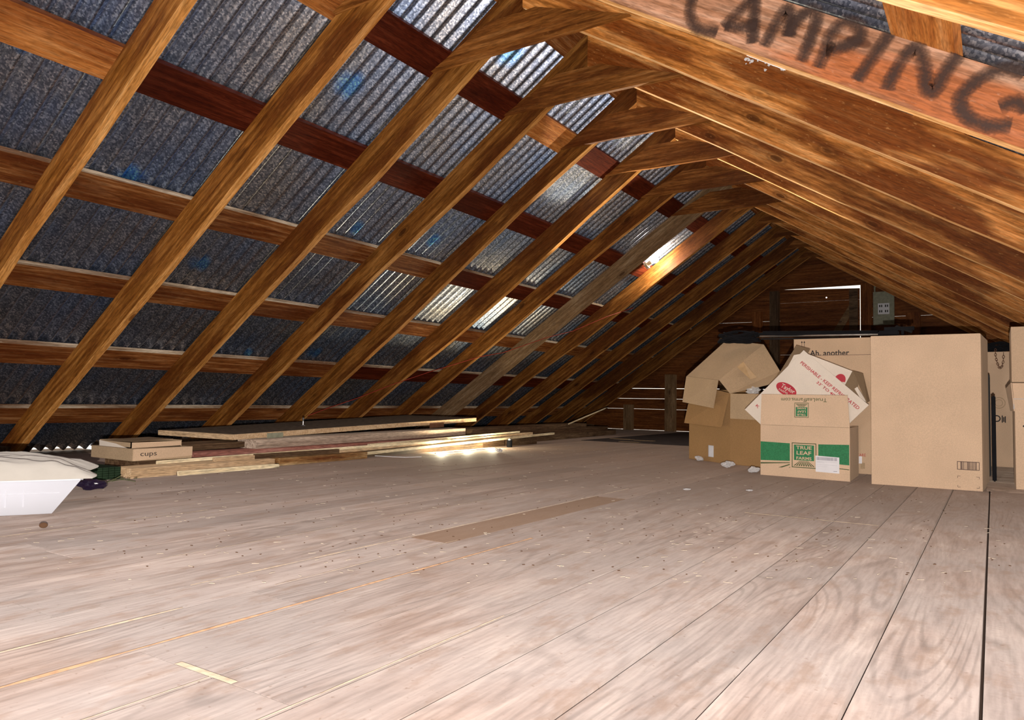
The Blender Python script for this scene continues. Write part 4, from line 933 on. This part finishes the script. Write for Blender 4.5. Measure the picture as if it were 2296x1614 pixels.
# dark bag and twigs
bm = bmesh.new(); bmesh.ops.create_icosphere(bm, subdivisions=3, radius=.055)
for v in bm.verts: v.co *= (.8+.5*noise.noise(v.co*30)); v.co.z = max(-.02, v.co.z*.45)
tag(obj('plastic_bag', bm, M['purple'], None, Matrix.Translation((-2.93, 1.535, .021))), 'crumpled dark purple plastic bag behind the white tub', 'bag')
t = empty('dried_twig', (-3.02, 1.66, .005)); tag(t, 'dried green twig with leaves beside the dark bag', 'twig')
bm = bmesh.new(); tube(bm, [(-.02, -.02, 0), (.02, .0, .02), (.05, .01, .035)], .002, 5); tube(bm, [(.0, 0, .01), (.03, .04, .02)], .0015, 5); tube(bm, [(.01, .0, .015), (-.01, .05, .012), (.02, .09, .004)], .0015, 5); obj('stem', bm, M['leaf'], t)
for k in range(4):
    bm = bmesh.new(); c = Vector((-.01+.02*k, .01+.018*k, .016+.003*(k % 2))); slab(bm, [c, c+Vector((.014, .006, .004)), c+Vector((.024, 0, .002)), c+Vector((.012, -.008, .003))], .0008); obj('leaf', bm, M['leaf'], t)

# white tub with canvas on top
ux = Vector((.48, .88, 0)).normalized(); RZ = math.atan2(ux.y, ux.x)
t = empty('plastic_tub', (-2.455, 1.145, .0006), RZ); tag(t, 'white plastic storage tub with sloping end, at the left edge', 'tub')
bm = bmesh.new(); HB = .104
lo = [(-.62, 0), (0.02, 0), (.02, .34), (-.62, .34)]; hi = [(-.68, -.03), (.095, -.03), (.095, .37), (-.68, .37)]
va = [bm.verts.new((x, y, 0)) for x, y in lo]; vb = [bm.verts.new((x, y, HB)) for x, y in hi]
vi = [bm.verts.new((x*.985, y+(.006 if y < .1 else -.006), HB)) for x, y in hi]; vj = [bm.verts.new((x*.98, y+(.006 if y < .1 else -.006), .004)) for x, y in lo]
bm.faces.new(va[::-1]); bm.faces.new(vj)
for k in range(4):
    j = (k+1) % 4; bm.faces.new((va[k], va[j], vb[j], vb[k])); bm.faces.new((vb[k], vb[j], vi[j], vi[k])); bm.faces.new((vi[k], vi[j], vj[j], vj[k]))
bmesh.ops.recalc_face_normals(bm, faces=list(bm.faces)); bevel(bm, .003, 2); obj('tub_body', bm, M['tub'], t, smooth=True)
bm = bmesh.new()
def fy(z): return -.03*z/HB
for x in (-.055, -.10, -.30): slab(bm, [(x-.002, fy(.025)-.0022, .025), (x+.002, fy(.025)-.0022, .025), (x+.004, fy(.075)-.0022, .075), (x, fy(.075)-.0022, .075)], .002)
slab(bm, [(-.64, fy(.064)-.001, .064), (.04, fy(.064)-.001, .064), (.04, fy(.0665)-.001, .0665), (-.64, fy(.0665)-.001, .0665)], .0015)
bmesh.ops.recalc_face_normals(bm, faces=list(bm.faces)); obj('moulded_rib', bm, M['tub'], t)
bm = bmesh.new(); box(bm, (-.68, -.036, HB), (.101, -.028, HB+.004)); box(bm, (.093, -.036, HB), (.101, .37, HB+.004)); obj('rim', bm, M['tub'], t)
bm = bmesh.new(); nx, ny = 60, 36; grid = []
for side in (0, 1):
    gr = []
    for i in range(nx+1):
        row = []
        for j in range(ny+1):
            u, v = i/nx, j/ny; x = -.72 + .845*u; y = -.045 + .47*v
            ed = min(u*12, (1-u)*7, v*9, (1-v)*9, 1); ed = math.sin(ed*PI/2)
            topz = HB+.008 + ed*(.028 + .062*(1-u)**.8) + ed*(.010*noise.noise(Vector((x*7+y*14, y*5-x*3, 0))) + .005*noise.noise(Vector((x*22, y*30, 4))))
            if u > .93: x += .012*math.sin(v*9)
            row.append(bm.verts.new((x, y, topz if side else HB+.0046)))
        gr.append(row)
    grid.append(gr)
    for i in range(nx):
        for j in range(ny): bm.faces.new((gr[i][j], gr[i+1][j], gr[i+1][j+1], gr[i][j+1]))
a, b = grid
for i in range(nx): bm.faces.new((a[i][0], a[i+1][0], b[i+1][0], b[i][0])); bm.faces.new((a[i][ny], b[i][ny], b[i+1][ny], a[i+1][ny]))
for j in range(ny): bm.faces.new((a[0][j], b[0][j], b[0][j+1], a[0][j+1])); bm.faces.new((a[nx][j], a[nx][j+1], b[nx][j+1], b[nx][j]))
bmesh.ops.recalc_face_normals(bm, faces=list(bm.faces))
mwT = Matrix.Translation((-2.455, 1.145, .0006)) @ Matrix.Rotation(RZ, 4, 'Z')
tag(obj('folded_canvas', bm, M['cloth'], None, mwT, smooth=True), 'folded cream canvas lying over the white tub', 'cloth')

# ------------------------------------------------------------------ far left: dark boards, block, can, stick, sheeting
B3('timber_board', (-3.42, 4.85, .0006), (-3.62, 7.75, .0006), .30, .05, M['darkwd'], 'dark flat board lowest in the far stack under the eaves', grp='dark boards under the far eaves')
B3('timber_board', (-3.44, 4.80, .0512), (-3.60, 7.50, .0512), .22, .045, M['darkwd'], 'dark board in the middle of the far stack under the eaves', grp='dark boards under the far eaves')
B3('timber_board', (-3.48, 4.70, .0968), (-3.66, 7.10, .0968), .20, .04, M['darkwd'], 'narrower dark board topmost in the far stack under the eaves', grp='dark boards under the far eaves')
B3('wooden_block', (-3.28, 5.04, .0006), (-3.30, 5.48, .0006), .10, .072, M['darkwd'], 'dark wooden block on the floor under the batten tips', 'block')
t = empty('small_jar', (-3.22, 4.93, .0006)); tag(t, 'small dark jar with shiny end beside the wooden block', 'jar')
bm = bmesh.new(); tube(bm, [(0, 0, 0), (0, 0, .055)], .022, 16); obj('jar_body', bm, M['black'], t, smooth=False)
bm = bmesh.new(); tube(bm, [(.0, -.0, .0551), (.0, -.0, .066)], .018, 16); obj('lid', bm, M['chrome'], t)
pole('thin_stick', (-3.5, 6.41, .147), (-3.5, 7.28, .31), .006, M['pale'], 'thin white stick leaning up at the far left under the eaves', 'stick')
bm = bmesh.new(); box(bm, (-3.3, 6.3, .0006), (-1.78, 9.20, .003)); tag(obj('roofing_felt', bm, M['felt']), 'dark sheet of felt lying flat on the far floor before the gable', 'felt sheet')  # thin dark slab covering the far floor
for k, (px, py) in enumerate(((1400, 985), (1445, 988), (1412, 991), (1390, 984))):
    p = atZ(px, py, .004); bm = bmesh.new(); box(bm, (-.10, -.03, 0), (.10, .03, .003)); tag(obj('paper_scrap', bm, M['card_in'], None, Matrix.Translation(p)), 'small pale scrap on the dark felt sheet at the far left', 'scrap', 'scraps on the dark felt')

# red cable strung behind the rafters
pts = [(690, 932), (735, 915), (800, 893), (880, 862), (965, 833), (1075, 800), (1130, 790), (1225, 757), (1285, 742), (1360, 710), (1420, 690)]
bm = bmesh.new(); P_ = [onL(a, b, -.012) for a, b in pts]; tube(bm, P_, .0028, 6)
tag(obj('cable', bm, M['red_wire']), 'thin red cable strung across the left rafters low on the slope', 'cable')

# ------------------------------------------------------------------ lamp on the floor that throws light up to the collars
t = empty('floor_lamp_strip', (-3.19, 4.32, .0006)); tag(t, 'small bright strip lamp lying on the floor under the battens', 'lamp')
bm = bmesh.new(); box(bm, (-.006, -.36, 0), (.006, .36, .006)); obj('lamp_housing', bm, M['chrome'], t)
bm = bmesh.new(); box(bm, (-.004, -.35, .0061), (.004, .35, .009)); obj('lamp_tube', bm, emit('warm_tube', (1, .93, .66), 14), t)
for yy in (4.02, 4.32, 4.64):
    light('strip_light', 'POINT', (-3.185, yy, .03), 7, (1, .90, .62), .012)
light('strip_beam', 'SPOT', (-3.185, 4.70, .05), 1200, (1, .92, .70), .015, angle=math.radians(41), aim=(-1.685, 4.20, 1.65), blend=.2)

bm = bmesh.new(); tube(bm, [atZ(a, b, .003) for a, b in ((820, 1021), (850, 1022), (880, 1024), (910, 1025), (945, 1024))], .002, 5)
tag(obj('string', bm, M['paper']), 'short white string lying on the floor at the near end of the lamp-lit batten', 'string')
# ------------------------------------------------------------------ debris on the floor
def lump(p, r, label, flat=.55, seed=0):
    bm = bmesh.new(); bmesh.ops.create_icosphere(bm, subdivisions=4, radius=r)
    for v in bm.verts:
        q = v.co*(60)+Vector((seed*9, 0, 0)); v.co = v.co*(.8+.5*noise.noise(q*.5)+.22*noise.noise(q*1.7)); v.co.z *= flat
    zmin = min(v.co.z for v in bm.verts)
    tag(obj('insulation_fluff', bm, M['fluff'], None, Matrix.Translation((p.x, p.y, .0008-zmin))), label, 'fluff', 'tufts of grey insulation on the floor')
for k, (px, py, r, l) in enumerate(((1567, 1033, .032, 'grey fluff tuft at the left foot of the roof-shaped box'), (1632, 1049, .036, 'grey fluff tuft at the corner of the roof-shaped box'), (1690, 1060, .034, 'grey fluff tuft between the roof-shaped box and green-banded carton'),
        (1117, 1006+8, .03, 'grey fluff tuft beside the floor lamp'), (1541, 1099, .020, 'flat grey fluff scrap on the open floor, left of two'), (1681, 1101, .018, 'flat grey fluff scrap on the open floor before the green-banded carton'))):
    p = atZ(px, py); lump(p, r, l, .55 if k < 4 else .22, k)
random.seed(21)
def scatter(name, n, m, label, cat, sz, region):
    bm = bmesh.new()
    for k in range(n):
        px, py = region(); p = atZ(px, py)
        if p.y > 8 or p.x < -3.1 or (p.x < -2.3 and p.y < 1.4) or (p.y > 3.95 and p.x > -1.8): continue
        L = random.uniform(*sz[0]); W = random.uniform(*sz[1]); a = random.gauss(.7, .6); q = Vector((math.cos(a), math.sin(a), 0)); r_ = Vector((-q.y, q.x, 0)); z = Vector((0, 0, .002))
        A1, A2 = p+z-q*L/2, p+z+q*L/2
        slab(bm, [A1-r_*W/2, A1+r_*W/2, A2+r_*W/2*random.random(), A2-r_*W/2], -.0012)
    bmesh.ops.recalc_face_normals(bm, faces=list(bm.faces))
    tag(obj(name, bm, m), label, cat, kind='stuff')
scatter('straw_litter', 520, M['straw'], 'scattered pale straw and splinters over the floor boards', 'straw', ((.005, .020), (.0006, .0013)), lambda: (random.uniform(0, 2296), 1010+300*random.random()**1.9))
scatter('crumb_litter', 700, M['crumb'], 'scattered dark crumbs and droppings over the floor boards', 'dirt', ((.002, .007), (.0015, .003)), lambda: (random.uniform(200, 2296), 990+300*random.random()**2.2))
bm = bmesh.new(); bmesh.ops.create_icosphere(bm, subdivisions=2, radius=.011); bmesh.ops.scale(bm, vec=(1.3, .9, .7), verts=list(bm.verts))
tag(obj('nut_shell', bm, M['crumb'], None, Matrix.Translation(Vector(atZ(97, 1184))+Vector((0, 0, .008))), smooth=True), 'brown nut shell on the floor in front of the white tub', 'nut shell')
